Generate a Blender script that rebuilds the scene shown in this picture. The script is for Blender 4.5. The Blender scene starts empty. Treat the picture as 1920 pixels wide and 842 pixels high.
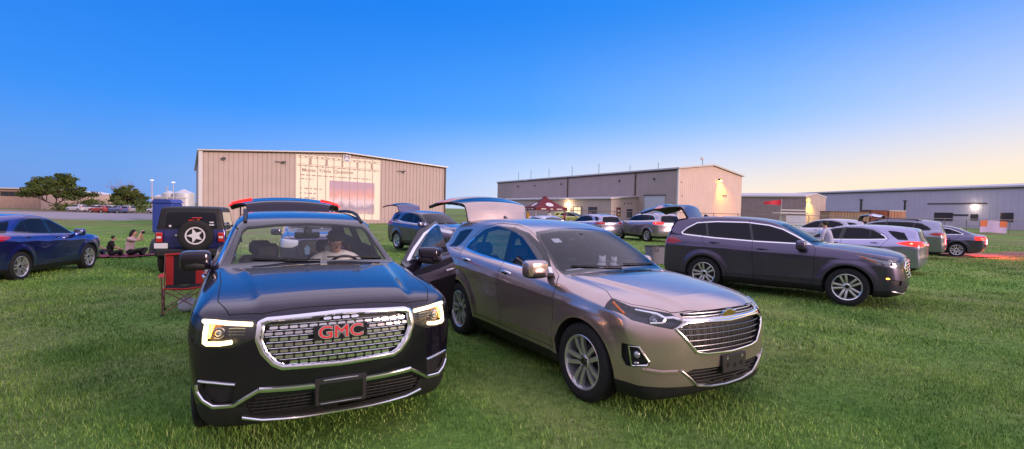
import math, random
import numpy as np
PI=math.pi
# ============================================================ car surfaces
def tab(xs,ys,lo,hi,win=0.0,step=0.01):
    """dense, smoothed lookup table -> function"""
    g=np.arange(lo,hi+step,step); v=np.interp(g,xs,ys)
    if win>0:
        n=max(3,int(win/step)|1); k=np.hanning(n+2)[1:-1]; k/=k.sum()
        v=np.convolve(np.pad(v,n//2,mode='edge'),k,mode='valid')
    return lambda q:np.interp(q,g,v)
def chaikin(P,n=2,closed=True):
    P=np.array(P,float)
    for _ in range(n):
        if closed: Q=np.roll(P,-1,0)
        else: Q=P[1:]; 
        A=P if closed else P[:-1]
        R=np.empty((len(A)*2,P.shape[1])); R[0::2]=.75*A+.25*Q; R[1::2]=.25*A+.75*Q
        if not closed: R=np.vstack([P[:1],R,P[-1:]])
        P=R
    return P
def poly_sdf(poly,X,Z):
    X=np.asarray(X,float);Z=np.asarray(Z,float)
    P=np.asarray(poly,float); d=np.full(X.shape,1e9); ins=np.zeros(X.shape,bool)
    for (ax,az),(bx,bz) in zip(P,np.roll(P,-1,0)):
        ex,ez=bx-ax,bz-az; l=ex*ex+ez*ez
        if l<1e-14: continue
        t=np.clip(((X-ax)*ex+(Z-az)*ez)/l,0,1)
        d=np.minimum(d,(X-ax-t*ex)**2+(Z-az-t*ez)**2)
        c=(az>Z)!=(bz>Z)
        if abs(ez)>1e-12: ins^=c&(X<ex*(Z-az)/ez+ax)
    d=np.sqrt(d); return np.where(ins,-d,d)
def smax(a,b,r):
    h=np.maximum(r-np.abs(a-b),0)
    return np.maximum(a,b)+h*h/(4*r)
class Shape:
    def __init__(s,sp):
        s.sp=sp; s.W=sp['W']/2
        P=chaikin(sp['outline'],sp.get('ch',2)); s.outline=P
        s.gx0,s.gz0,s.gs=P[:,0].min()-.5,-.2,.015
        gx=np.arange(s.gx0,P[:,0].max()+.7,s.gs); gz=np.arange(s.gz0,2.3,s.gs)
        X,Z=np.meshgrid(gx,gz,indexing='ij'); s.G=poly_sdf(P,X,Z)
        s.A=tab(*zip(*sp['A']),-6,2,.25); s.B=tab(*zip(*sp['B']),-6,2,.25); s.C=tab(*zip(*sp['C']),-6,2,.3)
        s.zb=tab(*zip(*sp['belt']),-6,2,.4)
        s.zr=max(P[:,1])
        s.wp=tab(*zip(*sp['sec']),0,2.3,.07)
        s.kl=tab(*zip(*sp['klow']),-6,2,.4); s.ku=tab(*zip(*sp['kup']),-6,2,.4)
        s.wheels=[(0,sp['wz']),(-sp['wb'],sp['wz'])]
    def hw(s,x,z):
        zb=s.zb(x); q=np.where(z<zb,z/zb,1+(z-zb)/(s.zr-zb))
        up=np.clip((q-.95)/.2,0,1)
        w=s.wp(np.clip(q,0,2.2))*(s.kl(x)*(1-up)+s.ku(x)*up)*s.W
        for (x0,z0,x1,z1,a,wd) in s.sp.get('crease',[]):
            zc=z0+(z1-z0)*(x-x0)/(x1-x0); c=z-zc
            e=np.clip((x-x0+.15)/.3,0,1)*np.clip((x1+.15-x)/.3,0,1) if x1>x0 else 1
            w=w+a*e*np.where(c>0,np.exp(-c/wd),np.exp(c/(wd*.6)))
        ar=s.sp['arch']
        for (cx,cz) in s.wheels:
            d=np.hypot(x-cx,z-cz); f=np.clip((ar+.16-d)/.14,0,1); f=f*f*(3-2*f)
            w=w+s.sp.get('flare',.02)*f*(z<zb)
        return w
    def f(s,P):
        x,y,z=P[...,0],P[...,1],P[...,2]; ya=np.abs(y); v=np.minimum(ya/s.W,1.25)
        xs=x+s.A(x)*v*v+s.B(x)*v**5
        zs=z+s.C(x)*v*v
        for (yc,amp,wd,xa,xb) in s.sp.get('hoodline',[]):
            e=np.clip((x-xa)/.3,0,1)*np.clip((xb-x)/.3,0,1)
            yy=yc(x) if callable(yc) else yc
            zs=zs-amp*e*np.where(ya<yy,1.0,np.exp(-((ya-yy)/wd)**2))*np.clip((z-.75)/.15,0,1)
        fx=np.clip((xs-s.gx0)/s.gs,0,s.G.shape[0]-1.001); fz=np.clip((zs-s.gz0)/s.gs,0,s.G.shape[1]-1.001)
        i=fx.astype(int);k=fz.astype(int);a=fx-i;b=fz-k;G=s.G
        d1=(G[i,k]*(1-a)*(1-b)+G[i+1,k]*a*(1-b)+G[i,k+1]*(1-a)*b+G[i+1,k+1]*a*b)
        d2=(ya-s.hw(x,z))*.92
        r=np.interp(z,[.3,.8,1.1,1.3],s.sp.get('rad',[.06,.07,.08,.10]))
        return smax(d1,d2,r)
    def grad(s,P,h=.012):
        g=np.empty(P.shape)
        for a in range(3):
            e=np.zeros(3);e[a]=h
            g[...,a]=(s.f(P+e)-s.f(P-e))/(2*h)
        return g
    def project(s,P,n=4):
        for _ in range(n):
            g=s.grad(P); v=s.f(P); st=v/np.maximum((g*g).sum(-1),.1)
            P=P-np.clip(st,-.03,.03)[...,None]*g
        return P
    def normal(s,P):
        g=s.grad(P); return g/np.maximum(np.linalg.norm(g,axis=-1,keepdims=True),1e-9)
    def hit(s,o,d,t1=8.0,n=700):
        """first surface hit of rays o+t d (car space)"""
        o=np.atleast_2d(np.array(o,float)); d=np.atleast_2d(np.array(d,float))
        o,d=np.broadcast_arrays(o,d); d=d/np.linalg.norm(d,axis=1,keepdims=True)
        t=np.linspace(0,t1,n); P=o[:,None]+d[:,None]*t[None,:,None]
        v=s.f(P); ok=v<0; k=np.argmax(ok,1); good=ok.any(1); k=np.maximum(k,1)
        a=t[k-1].copy();b=t[k].copy()
        for _ in range(14):
            m=(a+b)/2; vm=s.f(o+d*m[:,None]); a=np.where(vm>0,m,a); b=np.where(vm>0,b,m)
        R=o+d*((a+b)/2)[:,None]; R[~good]=np.nan
        return R
    def front(s,yz,off=0.):
        yz=np.array(yz,float); o=np.column_stack([np.full(len(yz),1.4),yz[:,0],yz[:,1]])
        R=s.hit(o,[-1,0,0],3.6,430); return R+s.normal(np.nan_to_num(R))*off
    def rear(s,yz,off=0.):
        yz=np.array(yz,float); o=np.column_stack([np.full(len(yz),s.sp['rear']-.5),yz[:,0],yz[:,1]])
        R=s.hit(o,[1,0,0],2.5,300); return R+s.normal(np.nan_to_num(R))*off
    def side(s,xz,sg,off=0.):
        xz=np.array(xz,float); o=np.column_stack([xz[:,0],np.full(len(xz),1.3*sg),xz[:,1]])
        R=s.hit(o,[0,-sg,0],1.3,200); return R+s.normal(np.nan_to_num(R))*off
    def top(s,xy,off=0.):
        xy=np.array(xy,float); o=np.column_stack([xy[:,0],xy[:,1],np.full(len(xy),2.2)])
        R=s.hit(o,[0,0,-1],2.0,250); return R+s.normal(np.nan_to_num(R))*off
def nets(F,lo,hi,h):
    ax=[np.arange(lo[i],hi[i]+h,h) for i in range(3)]
    nx,ny,nz=map(len,ax)
    val=np.empty((nx,ny,nz))
    X,Y,Z=np.meshgrid(*ax,indexing='ij')
    for a in range(0,nx,40):
        val[a:a+40]=F(np.stack([X[a:a+40],Y[a:a+40],Z[a:a+40]],-1))
    ins=val<0
    c=np.zeros((nx-1,ny-1,nz-1),int)
    for di in (0,1):
        for dj in (0,1):
            for dk in (0,1): c+=ins[di:nx-1+di,dj:ny-1+dj,dk:nz-1+dk]
    act=(c>0)&(c<8); I,J,K=np.nonzero(act); idx=-np.ones(act.shape,int); idx[act]=np.arange(len(I))
    acc=np.zeros((len(I),3));cnt=np.zeros(len(I))
    for axis in range(3):
        o=[a for a in range(3) if a!=axis]
        for u in (0,1):
            for w in (0,1):
                p=[0,0,0];p[o[0]]=u;p[o[1]]=w;q=list(p);q[axis]=1
                a=val[I+p[0],J+p[1],K+p[2]];b=val[I+q[0],J+q[1],K+q[2]]
                m=(a<0)!=(b<0); t=np.where(m,a/np.where(m,a-b,1),0)
                pt=np.tile(np.array(p,float),(len(I),1)); pt[:,axis]=t
                acc[m]+=pt[m];cnt[m]+=1
    V=np.column_stack([ax[0][I],ax[1][J],ax[2][K]])+acc/cnt[:,None]*h
    Fs=[]
    def quads(axis):
        sl0=[slice(None)]*3;sl1=[slice(None)]*3;sl0[axis]=slice(0,-1);sl1[axis]=slice(1,None)
        a=ins[tuple(sl0)];b=ins[tuple(sl1)];i=np.array(np.nonzero(a!=b)); fl=a[tuple(i)]
        o=[(axis+1)%3,(axis+2)%3]
        ok=(i[o[0]]>0)&(i[o[1]]>0)&(i[o[0]]<act.shape[o[0]])&(i[o[1]]<act.shape[o[1]]); i=i[:,ok];fl=fl[ok]
        def cell(du,dv):
            j=i.copy();j[o[0]]-=du;j[o[1]]-=dv; return idx[tuple(j)]
        q=np.column_stack([cell(1,1),cell(0,1),cell(0,0),cell(1,0)])
        q[~fl]=q[~fl][:,::-1]
        return q
    return V,np.vstack([quads(0),quads(1),quads(2)])
class Skin:
    """polygon skin of a car with per-face panel and material, cut by scalar fields"""
    def __init__(s,shape,h):
        s.sh=shape;sp=shape.sp
        w=shape.W+.12; n=int(w/h)+1
        V,Q=nets(shape.f,(sp['rear']-.12,-(n+.5)*h,.05),(1.25,(n-.5)*h,shape.zr+.12),h)
        V=shape.project(V)
        for _ in range(3):
            acc=np.zeros_like(V);cn=np.zeros(len(V))
            for a,b in ((0,1),(1,2),(2,3),(3,0)):
                np.add.at(acc,Q[:,a],V[Q[:,b]]);np.add.at(acc,Q[:,b],V[Q[:,a]])
                np.add.at(cn,Q[:,a],1);np.add.at(cn,Q[:,b],1)
            V=shape.project(.5*V+.5*acc/cn[:,None],2)
        V=shape.project(V,2)
        s.V=V;s.N=shape.normal(V)
        s.F=np.pad(Q,((0,0),(0,6)),mode='edge')
        s.panel=np.zeros(len(Q),int);s.mat=np.zeros(len(Q),int)
        s.sub=np.zeros(len(Q),int)
    def cut(s,fn,panel=None,mat=None,sub=None,where=None,band=0.0):
        """faces where fn<0 get the new ids; where(panel,mat,sub,centroid)->mask limits them"""
        if band>0: # dark gap along fn=0
            s.sub[:]=0
            s.cut(lambda P,N:fn(P,N)-band,sub=1,where=where);s.cut(lambda P,N:fn(P,N)+band,sub=2,where=where)
            if panel is not None: s.panel[s.sub>0]=panel
            s.mat[s.sub==1]=9; s.sub[:]=0; return
        val=fn(s.V,s.N); val=np.where(np.abs(val)<1e-5,1e-5,val)
        m=np.ones(len(s.F),bool)
        if where is not None: m=where(s.panel,s.mat,s.sub)
        SV=val[s.F]; lo=SV.min(1);hi=SV.max(1)
        inside=m&(hi<0); cross=np.nonzero(m&(lo<0)&(hi>0))[0]
        newV=[];edge={};outF=[];src=[];isin=[]
        base=len(s.V)
        for fi in cross:
            f=s.F[fi];g=[f[0]]
            for k in f[1:]:
                if k!=g[-1]: g.append(k)
            A=[];B=[]
            n=len(g)
            for a in range(n):
                p,q=g[a],g[(a+1)%n]; vp,vq=val[p],val[q]
                (A if vp<0 else B).append(p)
                if (vp<0)!=(vq<0):
                    key=(p,q) if p<q else (q,p)
                    if key not in edge:
                        t=val[key[0]]/(val[key[0]]-val[key[1]])
                        edge[key]=base+len(newV); newV.append(s.V[key[0]]*(1-t)+s.V[key[1]]*t)
                    e=edge[key];A.append(e);B.append(e)
            for L,i in ((A,1),(B,0)):
                if len(L)>=3:
                    L=L[:10]; outF.append(L+[L[-1]]*(10-len(L)));src.append(fi);isin.append(i)
        if newV:
            nv=np.array(newV); 
            nv2=s.sh.project(nv.copy(),1); ok=np.linalg.norm(nv2-nv,axis=1)<.01; nv[ok]=nv2[ok]
            s.V=np.vstack([s.V,nv]);s.N=np.vstack([s.N,s.sh.normal(nv)])
        keep=np.ones(len(s.F),bool);keep[cross]=False
        src=np.array(src,int);isin=np.array(isin,bool)
        def mk(arr,new):
            arr=arr.copy()
            if new is not None: arr[inside]=new
            x=arr[src].copy() if len(src) else np.zeros(0,int)
            if new is not None and len(src): x[isin]=new
            return np.concatenate([arr[keep],x])
        p,mt,sb=mk(s.panel,panel),mk(s.mat,mat),mk(s.sub,sub)
        s.F=np.vstack([s.F[keep],np.array(outF,int).reshape(-1,10)]);s.panel,s.mat,s.sub=p,mt,sb
    def extract(s,mask):
        F=s.F[mask]; u,inv=np.unique(F,return_inverse=True); inv=inv.reshape(F.shape)
        fs=[]
        for f in inv:
            g=[int(f[0])]
            for k in f[1:]:
                if k!=g[-1]: g.append(int(k))
            if g[0]==g[-1]: g=g[:-1]
            fs.append(g)
        return s.V[u],s.N[u],fs,s.mat[mask]
# ------------------------------------------------------------ car shape table
# x runs forward from the front axle, z up; A,B plan curvature, C crown
SEC_SUV=[(0,.80),(.16,.84),(.28,.925),(.45,.965),(.62,.985),(.78,1.0),(.90,.985),(.97,.955),(1.0,.925),(1.05,.895),(1.5,.79),(1.85,.70),(2.0,.655),(2.3,.56)]
def mk(**k): return k
SH={}
SH['acadia']=mk(W=1.94,wb=2.857,wz=.375,arch=.425,rear=-3.965,
 outline=[(.70,.22),(.86,.25),(.94,.36),(.965,.52),(.96,.72),(.945,.92),(.90,1.035),(.78,1.085),(.40,1.135),(.0,1.17),(-.42,1.20),(-.53,1.20),(-.95,1.415),(-1.25,1.565),(-1.42,1.62),(-1.8,1.672),(-2.4,1.69),(-3.1,1.675),(-3.55,1.64),(-3.80,1.60),(-3.86,1.50),(-3.93,1.20),(-3.97,1.08),(-3.965,.80),(-3.98,.62),(-3.95,.38),(-3.75,.26),(-2.8,.22)],
 A=[(-4,-.10),(-3.6,-.08),(-3,0),(-1.6,.0),(-1.2,.10),(-.5,.16),(.4,.09),(.95,.09)],B=[(-4,-.16),(-3.5,-.05),(-3,0),(-.3,0),(.2,.06),(.65,.26),(1,.32)],C=[(-4,.06),(-1.4,.055),(-.9,.03),(-.4,.045),(.9,.05)],
 belt=[(-4,1.20),(-2,1.15),(-.5,1.12),(.9,1.06)],sec=SEC_SUV,klow=[(-4,.94),(-3.3,1),(0,1),(.5,.99),(.9,.97)],kup=[(-4,.90),(-3.2,.96),(-2,1),(-1,1),(.9,1)],
 crease=[(-3.6,.93,.3,.90,.010,.05),(-2.6,.48,-.3,.46,.014,.05)],hoodline=[(lambda x:.50+.10*np.clip(-x+.6,0,1.2),.020,.05,-.55,.95)],flare=.022)
SH['equinox']=mk(W=1.843,wb=2.725,wz=.365,arch=.41,rear=-3.72,
 outline=[(.66,.20),(.84,.23),(.90,.34),(.915,.50),(.92,.66),(.91,.80),(.86,.93),(.74,.995),(.40,1.055),(.0,1.095),(-.36,1.12),(-.46,1.125),(-.90,1.355),(-1.18,1.49),(-1.36,1.555),(-1.7,1.615),(-2.2,1.645),(-2.8,1.63),(-3.25,1.59),(-3.50,1.555),(-3.56,1.47),(-3.66,1.18),(-3.72,1.08),(-3.71,.85),(-3.73,.62),(-3.70,.38),(-3.5,.26),(-2.7,.20)],
 A=[(-4,-.12),(-3.4,-.08),(-2.8,0),(-1.6,.0),(-1.2,.12),(-.5,.18),(.4,.14),(.95,.16)],B=[(-4,-.18),(-3.4,-.05),(-2.9,0),(-.3,0),(.2,.08),(.7,.27),(1,.33)],C=[(-4,.07),(-1.4,.06),(-.9,.03),(-.4,.05),(.9,.07)],
 belt=[(-4,1.22),(-2.5,1.13),(-.5,1.05),(.9,.98)],sec=SEC_SUV,klow=[(-4,.93),(-3.2,1),(0,1),(.5,.965),(.9,.90)],kup=[(-4,.84),(-3.2,.93),(-2,1),(-1,1),(.9,1)],
 crease=[(-3.4,.99,.2,.86,.014,.05),(-2.3,.40,-.2,.50,.016,.06)],hoodline=[(lambda x:.40+.22*np.clip(-x+.7,0,1.3)/1.3,.022,.045,-.5,.90)],flare=.022)
SH['highlander']=mk(W=1.92,wb=2.79,wz=.375,arch=.43,rear=-3.905,
 outline=[(.70,.24),(.86,.27),(.94,.36),(.97,.52),(.955,.72),(.93,.92),(.86,1.02),(.72,1.065),(.40,1.11),(.0,1.15),(-.40,1.18),(-.52,1.18),(-.95,1.42),(-1.22,1.565),(-1.42,1.635),(-1.8,1.695),(-2.4,1.72),(-3.1,1.70),(-3.50,1.66),(-3.66,1.62),(-3.72,1.52),(-3.82,1.22),(-3.90,1.08),(-3.90,.80),(-3.92,.62),(-3.88,.38),(-3.7,.28),(-2.8,.24)],
 A=[(-4,-.10),(-3.6,-.08),(-3,0),(-1.6,.0),(-1.2,.10),(-.5,.16),(.4,.12),(.95,.12)],B=[(-4,-.16),(-3.5,-.05),(-3,0),(-.3,0),(.2,.08),(.7,.22),(1,.24)],C=[(-4,.06),(-1.4,.055),(-.9,.03),(-.4,.05),(.9,.05)],
 belt=[(-4,1.26),(-2,1.17),(-.5,1.12),(.9,1.03)],sec=SEC_SUV,klow=[(-4,.94),(-3.3,1),(0,1),(.5,.985),(.9,.94)],kup=[(-4,.86),(-3.2,.94),(-2,1),(-1,1),(.9,1)],
 crease=[(-3.6,1.0,.2,.93,.012,.05),(-2.4,.44,-.3,.48,.014,.05)],hoodline=[(lambda x:.48+.12*np.clip(-x+.6,0,1.2),.018,.05,-.5,.92)],flare=.028)
# ============================================================ blender helpers
import bpy, bmesh
from mathutils import Vector, Matrix
random.seed(4); rng=np.random.default_rng(7)
SC=bpy.context.scene; COL=SC.collection
def link(o,parent=None):
    COL.objects.link(o)
    if parent is not None: o.parent=parent
    return o
def tag(o,label=None,cat=None,group=None,kind=None):
    if label: o['label']=label
    if cat: o['category']=cat
    if group: o['group']=group
    if kind: o['kind']=kind
    return o
def empty(name,loc=(0,0,0),rz=0.,parent=None):
    o=bpy.data.objects.new(name,None); o.location=loc;o.rotation_euler=(0,0,rz); o.empty_display_size=.1
    return link(o,parent)
M={}
def mat(name,col=(.5,.5,.5),rough=.5,metal=0.,coat=0.,emit=None,es=0.,noise=0.,nscale=5.,alpha=1.,trans=0.,ior=1.45,bump=0.,bscale=40.,spec=.5,croug=.03,col2=None):
    if name in M: return M[name]
    m=bpy.data.materials.new(name); m.use_nodes=True; nt=m.node_tree; b=nt.nodes['Principled BSDF']
    I=b.inputs
    I['Base Color'].default_value=(*col,1);I['Roughness'].default_value=rough;I['Metallic'].default_value=metal
    I['Coat Weight'].default_value=coat;I['Coat Roughness'].default_value=croug;I['IOR'].default_value=ior
    I['Specular IOR Level'].default_value=spec
    if emit: I['Emission Color'].default_value=(*emit,1);I['Emission Strength'].default_value=es
    I['Alpha'].default_value=alpha;I['Transmission Weight'].default_value=trans
    tc=nt.nodes.new('ShaderNodeTexCoord')
    n=nt.nodes.new('ShaderNodeTexNoise');n.inputs['Scale'].default_value=nscale;n.inputs['Detail'].default_value=6
    nt.links.new(tc.outputs['Object'],n.inputs['Vector'])
    if noise>0:
        c2=col2 or tuple(min(1,c*(1+noise)) for c in col); c1=col if col2 else tuple(c*(1-noise) for c in col)
        r=nt.nodes.new('ShaderNodeMix');r.data_type='RGBA'
        r.inputs[6].default_value=(*c1,1);r.inputs[7].default_value=(*c2,1)
        mr=nt.nodes.new('ShaderNodeMapRange');mr.inputs[1].default_value=.3;mr.inputs[2].default_value=.7
        nt.links.new(n.outputs['Fac'],mr.inputs[0]);nt.links.new(mr.outputs[0],r.inputs[0]);nt.links.new(r.outputs[2],I['Base Color'])
        mr2=nt.nodes.new('ShaderNodeMapRange');mr2.inputs[3].default_value=max(.0,rough*.8);mr2.inputs[4].default_value=min(1,rough*1.2)
        nt.links.new(n.outputs['Fac'],mr2.inputs[0]);nt.links.new(mr2.outputs[0],I['Roughness'])
    if bump>0:
        n2=nt.nodes.new('ShaderNodeTexNoise');n2.inputs['Scale'].default_value=bscale;n2.inputs['Detail'].default_value=4
        nt.links.new(tc.outputs['Object'],n2.inputs['Vector'])
        bp=nt.nodes.new('ShaderNodeBump');bp.inputs['Strength'].default_value=bump;bp.inputs['Distance'].default_value=.02
        nt.links.new(n2.outputs['Fac'],bp.inputs['Height']);nt.links.new(bp.outputs[0],I['Normal'])
    M[name]=m; return m
def glassmat(name,tint,mix=.85,rough=.01,mx_=1.0):
    """thin pane: mostly see-through, reflecting by fresnel"""
    if name in M: return M[name]
    m=bpy.data.materials.new(name);m.use_nodes=True;nt=m.node_tree;nt.nodes.clear()
    o=nt.nodes.new('ShaderNodeOutputMaterial');t=nt.nodes.new('ShaderNodeBsdfTransparent');t.inputs[0].default_value=(*tint,1)
    g=nt.nodes.new('ShaderNodeBsdfGlossy');g.inputs['Roughness'].default_value=rough;g.inputs[0].default_value=(.95,.97,1,1)
    fr=nt.nodes.new('ShaderNodeFresnel');fr.inputs[0].default_value=1.5
    mr=nt.nodes.new('ShaderNodeMapRange');mr.inputs[3].default_value=1-mix;mr.inputs[4].default_value=mx_
    nt.links.new(fr.outputs[0],mr.inputs[0])
    x=nt.nodes.new('ShaderNodeMixShader');nt.links.new(mr.outputs[0],x.inputs[0]);nt.links.new(t.outputs[0],x.inputs[1]);nt.links.new(g.outputs[0],x.inputs[2])
    nt.links.new(x.outputs[0],o.inputs[0]); M[name]=m; return m
def paint(name,col,metal=.55,rough=.38,coat=1.,noise=.06):
    m=mat('paint_'+name,col,rough,metal,coat,noise=noise,nscale=3.,bump=.006,bscale=500)
    return m
def frame(p,x,y=None):
    """matrix at p with local x along x"""
    x=Vector(x).normalized(); y=Vector(y if y is not None else (0,0,1)); z=x.cross(y)
    if z.length<1e-6: z=x.cross(Vector((0,1,0)))
    z.normalize(); y=z.cross(x)
    return Matrix(((x.x,y.x,z.x,p[0]),(x.y,y.y,z.y,p[1]),(x.z,y.z,z.z,p[2]),(0,0,0,1)))
class MB:
    def __init__(s): s.v=[];s.f=[];s.m=[];s.mats=[];s.sm=[]
    def mi(s,m):
        if m not in s.mats: s.mats.append(m)
        return s.mats.index(m)
    def add(s,V,F,m,smooth=True,T=None):
        b=len(s.v)
        if T is not None: V=[T@Vector(p) for p in V]
        s.v+= [tuple(map(float,p)) for p in V]; k=s.mi(m)
        for f in F: s.f.append([b+int(i) for i in f]);s.m.append(k);s.sm.append(smooth)
        return s
    def box(s,c,d,m,bev=.0,T=None,rz=0.,ry=0.,rx=0.):
        x,y,z=[q/2 for q in d]; R=Matrix.Translation(c)@Matrix.Rotation(rz,4,'Z')@Matrix.Rotation(ry,4,'Y')@Matrix.Rotation(rx,4,'X')
        if T is not None: R=T@R
        if bev<=0:
            V=[(i*x,j*y,k*z) for i in(-1,1) for j in(-1,1) for k in(-1,1)]
            F=[(0,1,3,2),(4,6,7,5),(0,4,5,1),(2,3,7,6),(0,2,6,4),(1,5,7,3)]
            return s.add(V,F,m,False,R)
        b=min(bev,x*.95,y*.95,z*.95); V=[];ix={}
        for i in(-1,1):
            for j in(-1,1):
                for k in(-1,1):
                    for a in range(3):
                        p=[i*x,j*y,k*z]
                        for q in range(3):
                            if q!=a: p[q]-= (i,j,k)[q]*b
                        ix[i,j,k,a]=len(V);V.append(p)
        F=[]
        for a in range(3):
            o=[q for q in range(3) if q!=a]
            for sgn in(-1,1):
                L=[]
                for u,w in((-1,-1),(1,-1),(1,1),(-1,1)):
                    t=[0,0,0];t[a]=sgn;t[o[0]]=u;t[o[1]]=w;L.append(ix[t[0],t[1],t[2],a])
                if (sgn==1)!=(a!=1): L=L[::-1]
                F.append(L)
        for a in range(3):
            o=[q for q in range(3) if q!=a]
            for u in(-1,1):
                for w in(-1,1):
                    t0=[0,0,0];t0[a]=-1;t0[o[0]]=u;t0[o[1]]=w;t1=list(t0);t1[a]=1
                    L=[ix[(*t0,o[0])],ix[(*t1,o[0])],ix[(*t1,o[1])],ix[(*t0,o[1])]]
                    F.append(L)
        for i in(-1,1):
            for j in(-1,1):
                for k in(-1,1): F.append([ix[i,j,k,0],ix[i,j,k,1],ix[i,j,k,2]])
        # orient outward
        G=[]
        for L in F:
            P=[Vector(V[q]) for q in L]; n=(P[1]-P[0]).cross(P[2]-P[0]); c0=sum(P,Vector())/len(P)
            G.append(L if n.dot(c0)>0 else L[::-1])
        return s.add(V,G,m,False,R)
    def tube(s,pts,r,m,n=6,closed=False,flat=1.,up=None,cap=True,T=None):
        P=[Vector(p) for p in pts]; L=len(P); V=[];F=[]
        rs=r if hasattr(r,'__len__') else [r]*L
        prev=None
        for i in range(L):
            a=P[(i-1)%L] if (closed or i>0) else P[i]; b=P[(i+1)%L] if (closed or i<L-1) else P[i]
            t=(b-a); t=t.normalized() if t.length>1e-9 else Vector((1,0,0))
            u=Vector(up[i] if (up is not None and hasattr(up[0],'__len__')) else (up if up is not None else (0,0,1)))
            if up is None and prev is not None: u=prev
            w=u-t*u.dot(t)
            if w.length<1e-4: w=Vector((1,.3,.2));w=w-t*w.dot(t)
            w.normalize();prev=w; q=t.cross(w)
            for k in range(n):
                an=2*PI*k/n; V.append(P[i]+w*(math.cos(an)*rs[i]*flat)+q*(math.sin(an)*rs[i]))
        for i in range(L if closed else L-1):
            j=(i+1)%L
            for k in range(n): F.append((i*n+k,j*n+k,j*n+(k+1)%n,i*n+(k+1)%n)[::-1])
        if cap and not closed: F.append(list(range(n)));F.append([(L-1)*n+k for k in range(n)][::-1])
        return s.add(V,F,m,True,T)
    def lathe(s,prof,T,m,n=24,close=True):
        """profile of (axial, radius) turned about local x of T"""
        V=[];F=[]; L=len(prof)
        for a,r in prof:
            for k in range(n):
                t=2*PI*k/n; V.append((a,r*math.cos(t),r*math.sin(t)))
        for i in range(L-1):
            for k in range(n): F.append((i*n+k,i*n+(k+1)%n,(i+1)*n+(k+1)%n,(i+1)*n+k)[::-1])
        if close: F.append(list(range(n))[::-1] if True else 0);F.append([(L-1)*n+k for k in range(n)])
        return s.add(V,F,m,True,T)
    def prism(s,poly,h,T,m,smooth=False):
        n=len(poly); a=sum(poly[i][0]*poly[(i+1)%n][1]-poly[(i+1)%n][0]*poly[i][1] for i in range(n))
        if a<0: poly=poly[::-1]
        V=[(x,y,0) for x,y in poly]+[(x,y,h) for x,y in poly]
        F=[list(range(n))[::-1],[n+i for i in range(n)]]+[(i,(i+1)%n,n+(i+1)%n,n+i) for i in range(n)]
        return s.add(V,F,m,smooth,T)
    def grid(s,G,m,smooth=True,T=None,flip=False):
        nu,nv=len(G),len(G[0]);V=[p for r in G for p in r]
        F=[(i*nv+j,(i+1)*nv+j,(i+1)*nv+j+1,i*nv+j+1) for i in range(nu-1) for j in range(nv-1)]
        if flip:F=[f[::-1] for f in F]
        return s.add(V,F,m,smooth,T)
    def ball(s,c,r,m,nu=10,nv=14,T=None,e=1.0):
        r=r if hasattr(r,'__len__') else (r,r,r); V=[];F=[]
        sp=lambda q:math.copysign(abs(q)**e,q)
        for i in range(nu+1):
            a=PI*i/nu-PI/2
            for j in range(nv):
                b=2*PI*j/nv; V.append((c[0]+r[0]*sp(math.cos(a))*sp(math.cos(b)),c[1]+r[1]*sp(math.cos(a))*sp(math.sin(b)),c[2]+r[2]*sp(math.sin(a))))
        for i in range(nu):
            for j in range(nv): F.append((i*nv+j,i*nv+(j+1)%nv,(i+1)*nv+(j+1)%nv,(i+1)*nv+j))
        return s.add(V,F,m,True,T)
    def build(s,name,parent=None,loc=None,rot=None,sharp=40,origin=None):
        me=bpy.data.meshes.new(name)
        V=s.v
        if origin is not None: V=[(p[0]-origin[0],p[1]-origin[1],p[2]-origin[2]) for p in V]
        me.from_pydata(V,[],s.f)
        for m in s.mats: me.materials.append(m)
        me.polygons.foreach_set('material_index',s.m); me.polygons.foreach_set('use_smooth',s.sm)
        me.update(); me.validate()
        try: me.set_sharp_from_angle(angle=math.radians(sharp))
        except Exception: pass
        o=bpy.data.objects.new(name,me); link(o,parent)
        if origin is not None: o.location=origin
        if loc is not None:o.location=loc
        if rot is not None:o.rotation_euler=rot
        return o
def skin_obj(name,V,N,F,fm,mats,parent,origin=(0,0,0)):
    me=bpy.data.meshes.new(name); me.from_pydata((np.asarray(V)-np.asarray(origin)).tolist(),[],F)
    used=sorted(set(int(q) for q in fm)); ix={u:i for i,u in enumerate(used)}
    for u in used: me.materials.append(mats[u])
    me.polygons.foreach_set('material_index',[ix[int(q)] for q in fm]); me.polygons.foreach_set('use_smooth',[True]*len(F))
    me.update()
    me.normals_split_custom_set_from_vertices([tuple(n) for n in N])
    o=bpy.data.objects.new(name,me); link(o,parent); o.location=origin
    return o
def inner_shell(V,N,F,t,outer=True,fm=None,im=1):
    """adds an inside layer t below the skin with side walls"""
    n=len(V); V2=np.vstack([V,V-N*t]); N2=np.vstack([N,-N]); G=[list(f) for f in F] if outer else []
    m=list(fm) if outer else []
    for f in F: G.append([n+i for i in (f[::-1] if outer else f)]);m.append(im)
    if not outer: N2[n:]=N
    E={}
    for f in F:
        for a,b in zip(f,f[1:]+f[:1]):
            if (b,a) in E: del E[(b,a)]
            else: E[(a,b)]=1
    for a,b in E:
        G.append([b,a,n+a,n+b] if outer else [a,b,n+b,n+a]);m.append(im)
    return V2,N2,G,m
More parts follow.
